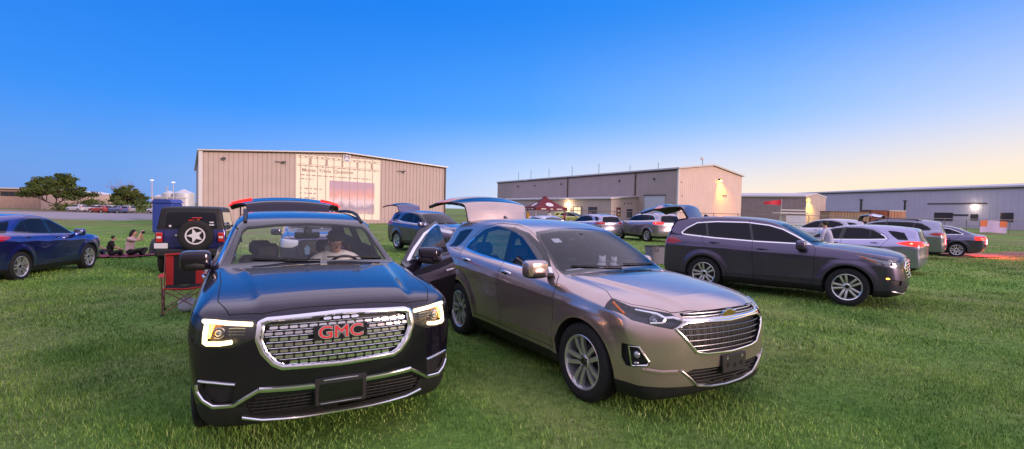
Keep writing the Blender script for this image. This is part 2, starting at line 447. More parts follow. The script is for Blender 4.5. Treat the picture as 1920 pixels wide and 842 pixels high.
def text_obj(name,s,size,T,m,parent,depth=.004,bold=0.,align='CENTER'):
    cu=bpy.data.curves.new(name,'FONT');cu.body=s;cu.size=size;cu.extrude=depth;cu.align_x=align;cu.align_y='CENTER';cu.offset=bold
    t=bpy.data.objects.new(name+'_tmp',cu);COL.objects.link(t)
    dg=bpy.context.evaluated_depsgraph_get();me=bpy.data.meshes.new_from_object(t.evaluated_get(dg))
    bpy.data.objects.remove(t);bpy.data.curves.remove(cu)
    me.name=name;me.materials.clear();me.materials.append(m)
    for v in me.vertices: v.co=T@v.co
    o=bpy.data.objects.new(name,me);return link(o,parent)
# ============================================================ materials for vehicles
BLK=mat('black_plastic',(.012,.012,.013),.55,noise=.2,nscale=20)
GBL=mat('gloss_black',(.006,.006,.007),.12,coat=.6)
SEAM=mat('panel_gap',(.004,.004,.004),.9)
CHR=mat('chrome',(.85,.85,.87),.12,1.)
SAT=mat('satin_metal',(.55,.56,.58),.32,1.)
DKM=mat('dark_metal',(.06,.06,.065),.4,.9)
RUB=mat('tyre_rubber',(.012,.012,.013),.8,noise=.25,nscale=30,bump=.3,bscale=60)
RIM=mat('alloy_rim',(.72,.72,.74),.30,.85)
RIMD=mat('rim_pocket',(.03,.03,.033),.5,.6)
LINER=mat('wheel_liner',(.01,.01,.01),.9)
TRIM=mat('cabin_trim',(.035,.034,.036),.75,noise=.2,nscale=8)
SEATM=mat('seat_leather',(.022,.021,.024),.5,noise=.25,nscale=12)
GDK=mat('dark_window_glass',(.008,.009,.014),.05,spec=.28)
GLS=glassmat('windshield_glass',(.86,.90,.90),.98,.01,.75)
GLC=glassmat('clear_windshield',(.93,.97,.95),.995,.01,.45)
GLT=glassmat('tinted_side_glass',(.30,.33,.38),.93)
GRW=glassmat('privacy_glass',(.10,.11,.13),.92)
LENS=glassmat('lamp_lens',(.9,.92,.95),.97,.02,.7)
REFL=mat('lamp_reflector',(.30,.30,.33),.25,.9)
REFD=mat('lamp_bezel',(.05,.05,.055),.3,.5)
PROJ=mat('lamp_projector',(.35,.38,.42),.06,.6,coat=1)
AMB=mat('amber_reflector',(.55,.14,.02),.3,coat=.5)
REDL=mat('red_tail_lens',(.42,.012,.012),.15,coat=1.)
REDE=mat('red_tail_lit',(.5,.01,.01),.2,emit=(1,.02,.012),es=2.2)
REDB=mat('red_brake_glow',(.9,.1,.08),.2,emit=(1,.12,.07),es=7.)
WHL=mat('warm_led',(1,.9,.75),.3,emit=(1,.74,.38),es=2.6)
AMBL=mat('amber_led',(1,.5,.1),.3,emit=(1,.30,.02),es=22.)
PLATE=mat('plate_white',(.6,.62,.66),.4)
MIRG=mat('mirror_face',(.8,.82,.85),.03,1.)
PLASTIC_RED=mat('badge_red',(.62,.015,.02),.25,coat=.6)
GOLD=mat('badge_gold',(.75,.52,.2),.28,.9)
# ============================================================ features per body shape
FE={}
def sym(P): return P+[(-a,b) for a,b in P[::-1] if abs(a)>1e-6]
FE['acadia']=dict(
 dlo=[(-.66,1.175),(-.90,1.305),(-1.22,1.455),(-1.55,1.55),(-2.3,1.595),(-3.0,1.585),(-3.42,1.53),(-3.62,1.33),(-3.60,1.27),(-2.6,1.205),(-1.4,1.175)],
 pil=[(-1.60,1.1,-1.66,1.6,.07),(-2.62,1.1,-2.70,1.6,.07)],
 fd=[(-.52,.36),(-.50,1.08),(-.58,1.17),(-.86,1.32),(-1.22,1.50),(-1.66,1.60),(-1.64,1.1),(-1.62,.36)],
 rd=[(-1.62,.36),(-1.64,1.1),(-1.66,1.60),(-2.3,1.63),(-2.80,1.62),(-2.78,1.10),(-2.62,.85),(-2.42,.72),(-2.34,.52),(-2.32,.36)],
 ws=[(0,1.195),(.50,1.19),(.76,1.172),(.74,1.24),(.655,1.50),(.60,1.553),(.3,1.585),(0,1.595)],
 rw=[(0,1.13),(.68,1.14),(.64,1.40),(.56,1.50),(0,1.53)],
 hood=[(.88,0),(.86,.50),(.78,.70),(.55,.775),(.0,.775),(-.47,.80),(-.50,.0)],
 gate=(-3.62,.60,lambda z:np.interp(z,[.6,1.1,1.3,1.62],[.80,.82,.68,.56])),
 head=[(.540,.982),(.545,.862),(.68,.800),(.84,.795),(1.05,.80),(1.05,1.005),(.80,.995)],headx=.47,
 tailside=[(-3.38,1.10),(-3.6,1.17),(-4.2,1.16),(-4.2,1.0),(-3.6,1.0)],
 tail=[(.58,1.13),(.58,1.02),(1.0,.98),(1.0,1.17)],tailx=-3.55,
 grl=[(0,1.0),(.47,.980),(.515,.962),(.530,.85),(.50,.765),(.435,.685),(.38,.655),(0,.642)],
 low=[(0,.45),(.55,.465),(.62,.42),(.57,.32),(0,.285)],
 fog=[(.66,.55),(.86,.57),(.88,.49),(.80,.41),(.68,.425)],
 clad=.40,archw=.045,rx=(.235,.675),handles=[(-1.48,.99),(-2.60,1.03)])
FE['equinox']=dict(
 dlo=[(-.60,1.085),(-.88,1.285),(-1.09,1.39),(-1.34,1.49),(-1.67,1.542),(-2.1,1.545),(-2.42,1.485),(-2.72,1.31),(-2.80,1.215),(-2.74,1.185),(-2.32,1.152),(-1.5,1.11),(-1.1,1.095)],
 pil=[(-1.54,1.05,-1.67,1.58,.11),(-2.33,1.1,-2.36,1.5,.03)],
 fd=[(-.46,.38),(-.44,1.02),(-.56,1.10),(-.86,1.31),(-1.1,1.43),(-1.36,1.53),(-1.68,1.575),(-1.60,1.10),(-1.55,.38)],
 rd=[(-1.55,.38),(-1.60,1.10),(-1.68,1.575),(-2.1,1.58),(-2.45,1.51),(-2.76,1.33),(-2.84,1.20),(-2.62,.93),(-2.40,.80),(-2.28,.62),(-2.24,.38)],
 ws=[(0,1.125),(.45,1.12),(.72,1.095),(.73,1.15),(.63,1.44),(.57,1.505),(.3,1.54),(0,1.55)],
 rw=[(0,1.13),(.66,1.14),(.60,1.40),(.52,1.47),(0,1.50)],
 hood=[(.88,.0),(.82,.30),(.74,.55),(.47,.75),(.28,.80),(.12,.72),(-.02,.705),(-.31,.69),(-.50,.66),(-.46,0)],
 gate=(-3.22,.62,lambda z:np.interp(z,[.6,1.05,1.2,1.6],[.78,.80,.63,.52])),
 head=[(.50,.862),(.60,.808),(.72,.832),(.842,.865),(.862,.90),(1.0,.99),(.80,1.0),(.777,.962),(.56,.928)],headx=.285,
 tailside=[(-3.02,1.09),(-3.3,1.165),(-3.9,1.15),(-3.9,1.02),(-3.5,1.0),(-3.25,1.03)],
 tail=[(.50,1.14),(.50,1.04),(.95,.97),(1.0,1.12),(.80,1.16)],tailx=-3.24,
 grl=[(0,.850),(.30,.862),(.47,.857),(.575,.812),(.40,.615),(.30,.598),(0,.585)],
 upg=[(0,.945),(.25,.942),(.50,.928),(.485,.895),(.25,.892),(0,.892)],
 low=[(0,.465),(.42,.475),(.50,.45),(.37,.345),(0,.305)],
 fog=[(.90,.665),(.855,.477),(.765,.503),(.755,.54),(.825,.662)],fogx=.5,
 clad=.33,archw=.0,rx=(.225,.665),handles=[(-1.42,1.02),(-2.49,1.065)],
 chrome=lambda P:np.minimum(P[:,2]-(1.10+.03*np.clip(-P[:,0]-.6,0,3)+.06),P[:,0]+2.62),
 qtr=[(-2.98,1.46),(-3.20,1.42),(-3.32,1.19),(-3.06,1.195),(-2.93,1.30),(-2.78,1.47)])
FE['highlander']=dict(
 dlo=[(-.62,1.165),(-.92,1.335),(-1.20,1.475),(-1.47,1.55),(-1.94,1.60),(-2.6,1.595),(-3.05,1.555),(-3.28,1.42),(-3.40,1.30),(-3.34,1.25),(-2.6,1.20),(-1.7,1.17)],
 pil=[(-1.74,1.1,-1.88,1.6,.05),(-2.72,1.1,-2.84,1.6,.05)],
 fd=[(-.59,.36),(-.56,1.08),(-.62,1.16),(-.92,1.37),(-1.20,1.515),(-1.48,1.59),(-1.90,1.64),(-1.76,1.15),(-1.72,.36)],
 rd=[(-1.72,.36),(-1.76,1.15),(-1.90,1.64),(-2.4,1.645),(-2.94,1.62),(-2.84,1.12),(-2.62,.85),(-2.42,.74),(-2.30,.52),(-2.27,.36)],
 ws=[(0,1.18),(.50,1.17),(.76,1.15),(.76,1.22),(.67,1.50),(.61,1.57),(.3,1.605),(0,1.615)],
 rw=[(0,1.15),(.68,1.16),(.62,1.42),(.54,1.52),(0,1.55)],
 hood=[(.90,0),(.84,.50),(.70,.68),(.30,.765),(.0,.765),(-.47,.77),(-.50,.0)],
 gate=(-3.32,.62,lambda z:np.interp(z,[.6,1.1,1.3,1.65],[.82,.84,.68,.55])),
 headside=[(.07,1.045),(.35,1.005),(.62,.965),(1.1,.925),(1.1,.80),(.80,.79),(.46,.862),(.25,.95)],
 head=[(.50,.905),(.66,.785),(.80,.80),(.95,.865),(1.1,1.05),(.86,1.035),(.70,.955),(.52,.935)],headx=.06,
 tailside=[(-3.30,1.10),(-3.5,1.175),(-4.2,1.17),(-4.2,1.04),(-3.5,1.03)],
 tail=[(.62,1.15),(.62,1.05),(.95,1.03),(1.0,1.17)],tailx=-3.33,
 grl=[(0,.915),(.50,.90),(.60,.80),(.55,.62),(0,.60)],
 low=[(0,.50),(.50,.51),(.62,.46),(.55,.36),(0,.34)],
 fog=[(.70,.56),(.88,.58),(.90,.50),(.72,.46)],
 clad=.36,archw=.0,rx=(.235,.68),handles=[(-1.55,1.02),(-2.56,1.10)])
SH['sedan']=mk(W=1.83,wb=2.75,wz=.335,arch=.375,rear=-3.80,
 outline=[(.66,.18),(.84,.20),(.91,.32),(.92,.50),(.89,.66),(.78,.735),(.40,.82),(.0,.88),(-.35,.93),(-.46,.945),(-.95,1.19),(-1.30,1.34),(-1.6,1.42),(-2.0,1.455),(-2.4,1.44),(-2.75,1.36),(-3.10,1.21),(-3.38,1.07),(-3.70,1.04),(-3.78,1.0),(-3.81,.80),(-3.80,.50),(-3.70,.30),(-3.4,.22),(-2.6,.18)],
 A=[(-4,-.14),(-3.4,-.10),(-2.8,-.04),(-1.8,.0),(-1.2,.12),(-.5,.18),(.4,.14),(.95,.16)],B=[(-4,-.18),(-3.4,-.06),(-2.9,0),(-.3,0),(.2,.08),(.7,.22),(1,.26)],C=[(-4,.05),(-1.4,.06),(-.9,.03),(-.4,.05),(.9,.07)],
 belt=[(-4,1.0),(-2.5,.98),(-.5,.92),(.9,.80)],sec=SEC_SUV,klow=[(-4,.92),(-3.2,1),(0,1),(.5,.985),(.9,.93)],kup=[(-4,.90),(-3.2,.92),(-2,1),(-1,1),(.9,1)],
 crease=[(-3.6,.82,.2,.72,.012,.05)],flare=.02)
FE['sedan']=dict(
 dlo=[(-.62,.965),(-.95,1.12),(-1.30,1.27),(-1.65,1.345),(-2.1,1.365),(-2.5,1.31),(-2.85,1.16),(-3.0,1.07),(-2.9,1.04),(-1.8,.995)],
 pil=[(-1.62,.9,-1.70,1.4,.07),(-2.52,.9,-2.62,1.4,.04)],
 fd=[(-.50,.36),(-.48,.90),(-.60,.98),(-.95,1.15),(-1.32,1.30),(-1.70,1.39),(-1.64,.9),(-1.62,.36)],
 rd=[(-1.62,.36),(-1.64,.9),(-1.70,1.39),(-2.2,1.40),(-2.55,1.34),(-2.90,1.17),(-2.78,.9),(-2.45,.75),(-2.32,.50),(-2.30,.36)],
 ws=[(0,.955),(.45,.95),(.70,.925),(.70,.98),(.60,1.26),(.55,1.33),(.3,1.365),(0,1.375)],
 rw=[(0,1.10),(.60,1.09),(.52,1.33),(0,1.385)],
 hood=[(.86,0),(.78,.45),(.62,.66),(.2,.72),(-.40,.70),(-.42,0)],
 gate=(-3.40,.72,lambda z:np.interp(z,[.6,1.1],[.66,.66])),
 head=[(.50,.70),(.60,.62),(1.0,.66),(1.0,.80),(.55,.76)],headx=.35,
 tail=[(.50,.97),(.50,.86),(1.0,.80),(1.0,.98)],tailx=-3.35,
 grl=[(0,.70),(.40,.69),(.38,.52),(0,.50)],low=[(0,.40),(.5,.40),(.45,.28),(0,.27)],
 clad=.22,archw=0,handles=[(-1.45,.83),(-2.42,.86)])
SH['off_roader']=mk(W=1.62,wb=2.95,wz=.42,arch=.50,rear=-3.62,ch=1,
 outline=[(.40,.50),(.55,.50),(.58,.70),(.57,1.08),(.50,1.14),(-.30,1.20),(-.62,1.24),(-.70,1.28),(-.98,1.74),(-1.05,1.80),(-2.0,1.83),(-3.3,1.82),(-3.44,1.80),(-3.48,1.72),(-3.56,1.20),(-3.58,.60),(-3.50,.52),(-2.8,.50)],
 A=[(-4,-.02),(1,.06)],B=[(-4,-.03),(1,.06)],C=[(-4,.03),(1,.03)],rad=[.04,.04,.04,.05],
 belt=[(-4,1.19),(.9,1.10)],sec=[(0,.96),(.4,.99),(.9,1.0),(1.0,.99),(1.04,.97),(2.0,.84),(2.3,.80)],klow=[(-4,1),(-.8,1),(.6,.84)],kup=[(-4,1),(.9,1)],flare=0.)
FE['off_roader']=dict(
 dlo=[(-.95,1.24),(-1.15,1.66),(-3.35,1.70),(-3.42,1.24)],pil=[(-1.75,1.1,-1.78,1.8,.09),(-2.60,1.1,-2.62,1.8,.09)],
 fd=[(-.78,.55),(-.80,1.2),(-1.08,1.72),(-1.78,1.74),(-1.75,.55)],rd=[(-1.75,.55),(-1.78,1.74),(-2.62,1.74),(-2.60,.95),(-2.42,.55)],
 ws=[(0,1.30),(.66,1.30),(.60,1.70),(0,1.72)],rw=[(0,1.22),(.62,1.22),(.585,1.60),(.55,1.68),(0,1.70)],
 hood=[(.50,0),(.48,.55),(-.60,.70),(-.62,0)],gate=(-3.30,.62,lambda z:np.interp(z,[.6,1.2,1.8],[.60,.60,.60])),
 head=[(.42,.90),(.44,.82),(.52,.78),(.60,.82),(.62,.90),(.6,.98),(.52,1.02),(.44,.98)],headx=.3,
 grl=[(0,1.02),(.36,1.0),(.36,.72),(0,.70)],clad=.0,archw=0,handles=[(-1.62,1.08),(-2.45,1.08)])
# ============================================================ car builder
SKINS={}
def field(kind,poly,*a):
    P0=np.array(poly,float)
    if kind=='side':
        sg=a[0]
        return lambda P,N:np.maximum(np.maximum(poly_sdf(P0,P[:,0],P[:,2]),.42-sg*P[:,1]),(.34-sg*N[:,1])*.3)
    if kind=='front':
        Q=np.array(sym(list(map(tuple,poly))),float) if abs(poly[0][0])<1e-6 else P0; xm=a[0]
        if abs(poly[0][0])<1e-6: return lambda P,N:np.maximum(poly_sdf(Q,P[:,1],P[:,2]),xm-P[:,0])
        return lambda P,N:np.maximum(poly_sdf(Q,np.abs(P[:,1]),P[:,2]),xm-P[:,0])
    if kind=='rear':
        Q=np.array(sym(list(map(tuple,poly))),float) if abs(poly[0][0])<1e-6 else P0; xm=a[0]
        if abs(poly[0][0])<1e-6: return lambda P,N:np.maximum(poly_sdf(Q,P[:,1],P[:,2]),P[:,0]-xm)
        return lambda P,N:np.maximum(poly_sdf(Q,np.abs(P[:,1]),P[:,2]),P[:,0]-xm)
def slab(poly,ymin,nz):
    P0=np.array(poly,float)
    return lambda P,N:np.maximum.reduce([poly_sdf(P0,P[:,0],P[:,2]),ymin-np.abs(P[:,1]),(N[:,2]-nz)*.3])
def get_skin(key,h):
    if (key,h) in SKINS: return SKINS[key,h]
    sh=Shape(SH[key]);fe=FE[key];K=Skin(sh,h); g=.0035 if h<.03 else (.0045 if h<.04 else .006)
    # hood
    hp=np.array(fe['hood']);hp=np.vstack([hp,[(a,-b) for a,b in fe['hood'][::-1]]])
    K.cut(lambda P,N:np.maximum(poly_sdf(hp,P[:,0],P[:,1]),np.maximum(.8-P[:,2],.25-N[:,2])),panel=1,band=g)
    for i,nm in enumerate(('fd','rd')):
        if nm not in fe: continue
        for j,sg in enumerate((1,-1)): K.cut(field('side',fe[nm],sg),panel=2+2*i+j,band=g)
    xh,zl,yg=fe['gate']
    if yg: K.cut(lambda P,N:np.maximum.reduce([P[:,0]-xh,zl-P[:,2],np.abs(P[:,1])-yg(P[:,2])]),panel=6,band=g)
    # lower cladding and wheel arch trim
    paintm=lambda p,m,s:m==0
    if fe.get('clad'):
        c=fe['clad'];K.cut(lambda P,N:P[:,2]-c,mat=1,where=paintm)
        ar=SH[key]['arch']+fe['archw']
        if fe['archw']>0:
            for (cx,cz) in sh.wheels: K.cut(lambda P,N:np.maximum(np.hypot(P[:,0]-cx,P[:,2]-cz)-ar,.5-np.abs(P[:,1])),mat=1,where=paintm)
    # side glass
    for sg in (1,-1):
        f=field('side',fe['dlo'],sg); tw=.022
        w=lambda p,m,s:m!=9
        K.cut(f,mat=2 if 'chrome' not in fe else 11,where=w)
        if 'chrome' in fe: K.cut(lambda P,N:np.maximum(f(P,N),fe['chrome'](P)),mat=2,where=lambda p,m,s:m==11)
        K.cut(lambda P,N:f(P,N)+tw,mat=11)
        def gl(P,N):
            v=f(P,N)+tw+.012
            for (x0,z0,x1,z1,wd) in fe['pil']:
                L=math.hypot(x1-x0,z1-z0); v=np.maximum(v,wd/2-np.abs((P[:,0]-x0)*(z1-z0)-(P[:,2]-z0)*(x1-x0))/L)
            return v
        K.cut(gl,mat=3)
        if 'qtr' in fe: K.cut(field('side',fe['qtr'],sg),mat=15)
    fr=field('front',fe['ws'],-1.75); K.cut(fr,mat=11); K.cut(lambda P,N:fr(P,N)+.028,mat=4)
    if 'rw' in fe:
        rr=field('rear',fe['rw'],-2.6); K.cut(rr,mat=11); K.cut(lambda P,N:rr(P,N)+.02,mat=5)
    if 'head' in fe: K.cut(slab(fe['headside'],.50,.72) if 'headside' in fe else field('front',fe['head'],fe['headx']),mat=6,panel=0)
    if 'tail' in fe: K.cut(slab(fe['tailside'],.52,.8) if 'tailside' in fe else field('rear',fe['tail'],fe['tailx']),mat=7)
    for nm,mi in (('grl',8),('upg',16),('low',12),('fog',13)):
        if nm in fe: K.cut(field('front',fe[nm],fe.get(nm+'x',.3)),mat=mi,panel=0)
    for (cx,cz) in sh.wheels:
        K.cut(lambda P,N:np.maximum(np.hypot(P[:,0]-cx,P[:,2]-cz)-SH[key]['arch'],.5-np.abs(P[:,1])),mat=14,panel=0)
    SKINS[key,h]=K; return K
def wheel(parent,pos,sg,R,w,style='five_double',rimr=None,steer=0.,name='wheel'):
    e=empty(name,pos,0,parent); T=frame((0,0,0),(0,sg,0),(0,0,1)) if True else None
    if steer: e.rotation_euler=(0,0,steer)
    rr=rimr or R*.69; h=w/2; t=MB()
    prof=[(-h*.80,rr-.005),(-h*.97,rr+.01),(-h,rr+.04),(-h*1.02,(rr+R)/2),(-h*.93,R-.022),(-h*.82,R-.006),(-h*.62,R)]
    for g in (-.35,0,.35): prof+=[(h*g-.008,R),(h*g-.007,R-.008),(h*g+.007,R-.008),(h*g+.008,R)]
    prof+=[(-a,r) for a,r in prof[6::-1]]
    t.lathe(prof,T,RUB,40,False)
    t.build('tyre',e,sharp=30)
    q=MB(); q.lathe([(h*.80,rr-.002),(h*.90,rr+.004),(h*.93,rr-.003),(h*.84,rr-.018),(h*.3,rr-.03),(-h*.8,rr-.02)],T,RIM,40,False)
    q.lathe([(-.02,.0),(-.02,rr-.03)],T,RIMD,24,False)
    q.lathe([(-.01,.0),(.0,.15),(.012,.15),(.012,.0)],T,DKM,24,False)
    a0=h*.62
    def spoke(th,r0,r1,w0,w1,z0,z1,off0=0.,off1=0.,m=RIM,th_=.03):
        Rm=T@Matrix.Rotation(th,4,'X')
        V=[]
        for (r,ww,z,of) in ((r0,w0,z0,off0),((r0*.45+r1*.55),(w0*.45+w1*.55),z0*.25+z1*.75+.006,off0*.45+off1*.55),(r1,w1,z1,off1)):
            V+=[(z,of-ww/2,r),(z+.004,of,r),(z,of+ww/2,r),(z-th_,of+ww/2,r),(z-th_,of-ww/2,r)]
        F=[]
        for s_ in (0,5):
            for k in range(5): F.append((s_+k,s_+(k+1)%5,s_+5+(k+1)%5,s_+5+k))
        q.add(V,F,m,False,Rm)
    n={'five_double':5,'six_double':6,'five':5,'seven':7,'ten':10}[style]
    for k in range(n):
        th=2*PI*k/n
        if 'double' in style:
            for d in (-1,1): spoke(th,.035,rr-.012,.034,.046,a0-.012,a0+.012,d*.018,d*(.052 if n==5 else .045))
        else: spoke(th,.035,rr-.012,.06,.045 if n<9 else .02,a0-.012,a0+.012)
    q.lathe([(a0-.05,.075),(a0-.006,.07),(a0+.004,.05)],T,RIM,20,False)
    q.lathe([(a0+.0,.034),(a0+.008,.030),(a0+.010,0)],T,GBL,16,False)
    for k in range(5):
        an=2*PI*k/5+.3; q.lathe([(a0-.0,.009),(a0+.008,.009),(a0+.008,0)],T@Matrix.Translation((0,.052*math.cos(an),.052*math.sin(an))),DKM,8,False)
    q.build('rim',e,sharp=35)
    return e
def seat(parent,x,y,z=.30,back=.0,mt=None,w=.50):
    m=mt or SEATM; e=empty('seat',(x,y,0),0,parent); b=MB()
    b.box((0,0,z+.12),(.50,w,.16),m,.05,ry=-.12); b.box((-.02,0,z-.02),(.42,w*.8,.14),TRIM,.02)
    b.build('seat_cushion',e)
    b=MB(); b.box((-.31,0,z+.50),(.13,w,.62),m,.055,ry=-.22+back)
    b.box((-.24,.21,z+.44),(.10,.08,.46),m,.035,ry=-.22+back);b.box((-.24,-.21,z+.44),(.10,.08,.46),m,.035,ry=-.22+back)
    b.build('seat_back',e)
    b=MB(); b.box((-.385,0,z+.90),(.10,.27,.19),m,.045,ry=-.15)
    for s in(-1,1): b.tube([(-.37,s*.06,z+.74),(-.385,s*.06,z+.86)],.007,CHR)
    b.build('headrest',e)
    return e
def cabin(root,sh,rear=True,ymid=0.,cow=1.12):
    """floor, dashboard, steering wheel, seats, rear-view mirror"""
    b=MB(); b.box((-1.9,0,.30),(3.6,1.5,.05),TRIM); b.box((-.42,0,.62),(.05,1.5,.7),TRIM)
    for s in(-1,1): b.box((-1.9,s*.80,.60),(3.0,.05,.55),TRIM,.02)
    b.box((-1.6,0,.50),(1.1,.24,.35),TRIM,.04)
    b.build('cabin_floor',root)
    d=MB(); z=cow-.07
    G=[]
    for x,dz in((-.50,.0),(-.62,.012),(-.80,.02),(-.98,.005),(-1.03,-.04),(-1.02,-.16),(-.95,-.30)):
        G.append([(x+.10*(yy/.75)**2*0-(.0),yy,z+dz-.02*(yy/.75)**2+(.045*math.exp(-((yy-.37)/.19)**2) if -1.0<x<-.6 else 0)) for yy in np.linspace(-.76,.76,25)])
    d.grid(G,TRIM); d.box((-1.04,0,z-.12),(.03,.30,.17),GBL,.01)
    d.build('dashboard',root)
    s=MB(); C=Vector((-1.15,.37,z-.085)); T=frame(C,(math.cos(.42),0,-math.sin(.42)),(0,1,0))
    s.tube([T@Vector((0,.185*math.cos(a),.185*math.sin(a))) for a in np.linspace(0,2*PI,33)[:-1]],.015,GBL,8,True)
    s.ball((0,0,0),(.03,.075,.06),TRIM,6,12,T)
    for a in (0,PI,-PI/2): s.tube([T@Vector((0,.05*math.cos(a),.05*math.sin(a))),T@Vector((0,.18*math.cos(a),.18*math.sin(a)))],.014,TRIM)
    s.tube([C,C+Vector((.25,0,-.10))],.035,TRIM)
    s.build('steering_wheel',root)
    for yy in(.37,-.37): seat(root,-1.62,yy)
    if rear:
        for yy in(.42,-.42): seat(root,-2.50,yy,.28,w=.50)
    m=MB(); zt=sh.top([(-1.22,0)])[0][2]; m.box((-1.24,0,zt-.115),(.035,.26,.075),GBL,.015); m.box((-1.19,0,zt-.06),(.10,.08,.09),TRIM,.02)
    m.build('rear_view_mirror',root)
def mirror_part(parent,c,sg,pm,sc=1.,lower=BLK,origin=None,fold=False):
    o=Vector(origin or (0,0,0)); c=Vector(c)-o
    if fold:   # housing swung back against the door glass
        c=c+Vector((-.34,-sg*.19,-.03));b=MB();b.ball(c,(.125*sc,.06*sc,.090*sc),pm,12,20,e=.45);e=b.build('side_mirror',parent)
        b=MB();b.ball(c+Vector((0,0,-.045*sc)),(.122*sc,.058*sc,.05*sc),lower,8,16,e=.55);b.box(c+Vector((.14,-sg*.0,-.07*sc)),(.14,.10,.035),lower,.012);b.build('mirror_base',e);return e
    b=MB(); b.ball(c,(.085*sc,.125*sc,.090*sc),pm,12,20,e=.42)
    e=b.build('side_mirror',parent)
    b=MB(); b.ball(c+Vector((.004,0,-.045*sc)),(.083*sc,.122*sc,.05*sc),lower,8,16,e=.55)
    b.box(c+Vector((-.01,-sg*.15*sc,-.07*sc)),(.10,.14,.035),lower,.012); b.build('mirror_base',e)
    b=MB(); b.ball(c+Vector((-.072*sc,0,.0)),(.016,.105*sc,.066*sc),MIRG,6,14,e=.6); b.build('mirror_glass',e)
    return e
def handle(parent,sh,x,z,sg,m,origin=(0,0,0)):
    P=sh.side([(x-.11,z),(x-.06,z+.006),(x,z+.008),(x+.06,z+.006),(x+.11,z)],sg)
    N=sh.normal(P); off=[.004,.030,.036,.030,.004]; b=MB()
    b.tube([P[i]+N[i]*off[i]-np.array(origin) for i in range(5)],.014,m,8,flat=.62,up=[tuple(n) for n in N])
    Q=sh.side([(x-.02+.055*math.cos(a),z+.004+.026*math.sin(a)) for a in np.linspace(0,2*PI,13)[:-1]],sg,.0015)
    b.add([p-np.array(origin) for p in Q],[list(range(12))],SEAM,False)
    return b.build('door_handle',parent)
def surf_tube(sh,yz,r,m,off=0.,flat=1.,closed=False,nsub=6,b=None,n=8,kind='front',sg=1):
    """a moulding that follows the body surface through (y,z) points"""
    P=[]; L=len(yz)
    for i in range(L if closed else L-1):
        a=np.array(yz[i]);c=np.array(yz[(i+1)%L])
        for t in np.linspace(0,1,nsub,endpoint=False): P.append(a*(1-t)+c*t)
    if not closed: P.append(np.array(yz[-1]))
    S=getattr(sh,kind)(P,*([sg] if kind=='side' else []))
    ok=~np.isnan(S).any(1); S=S[ok]; N=sh.normal(S); S=S+N*off
    b=b or MB(); b.tube(S,r,m,n,closed,flat,[tuple(q) for q in N]); return b
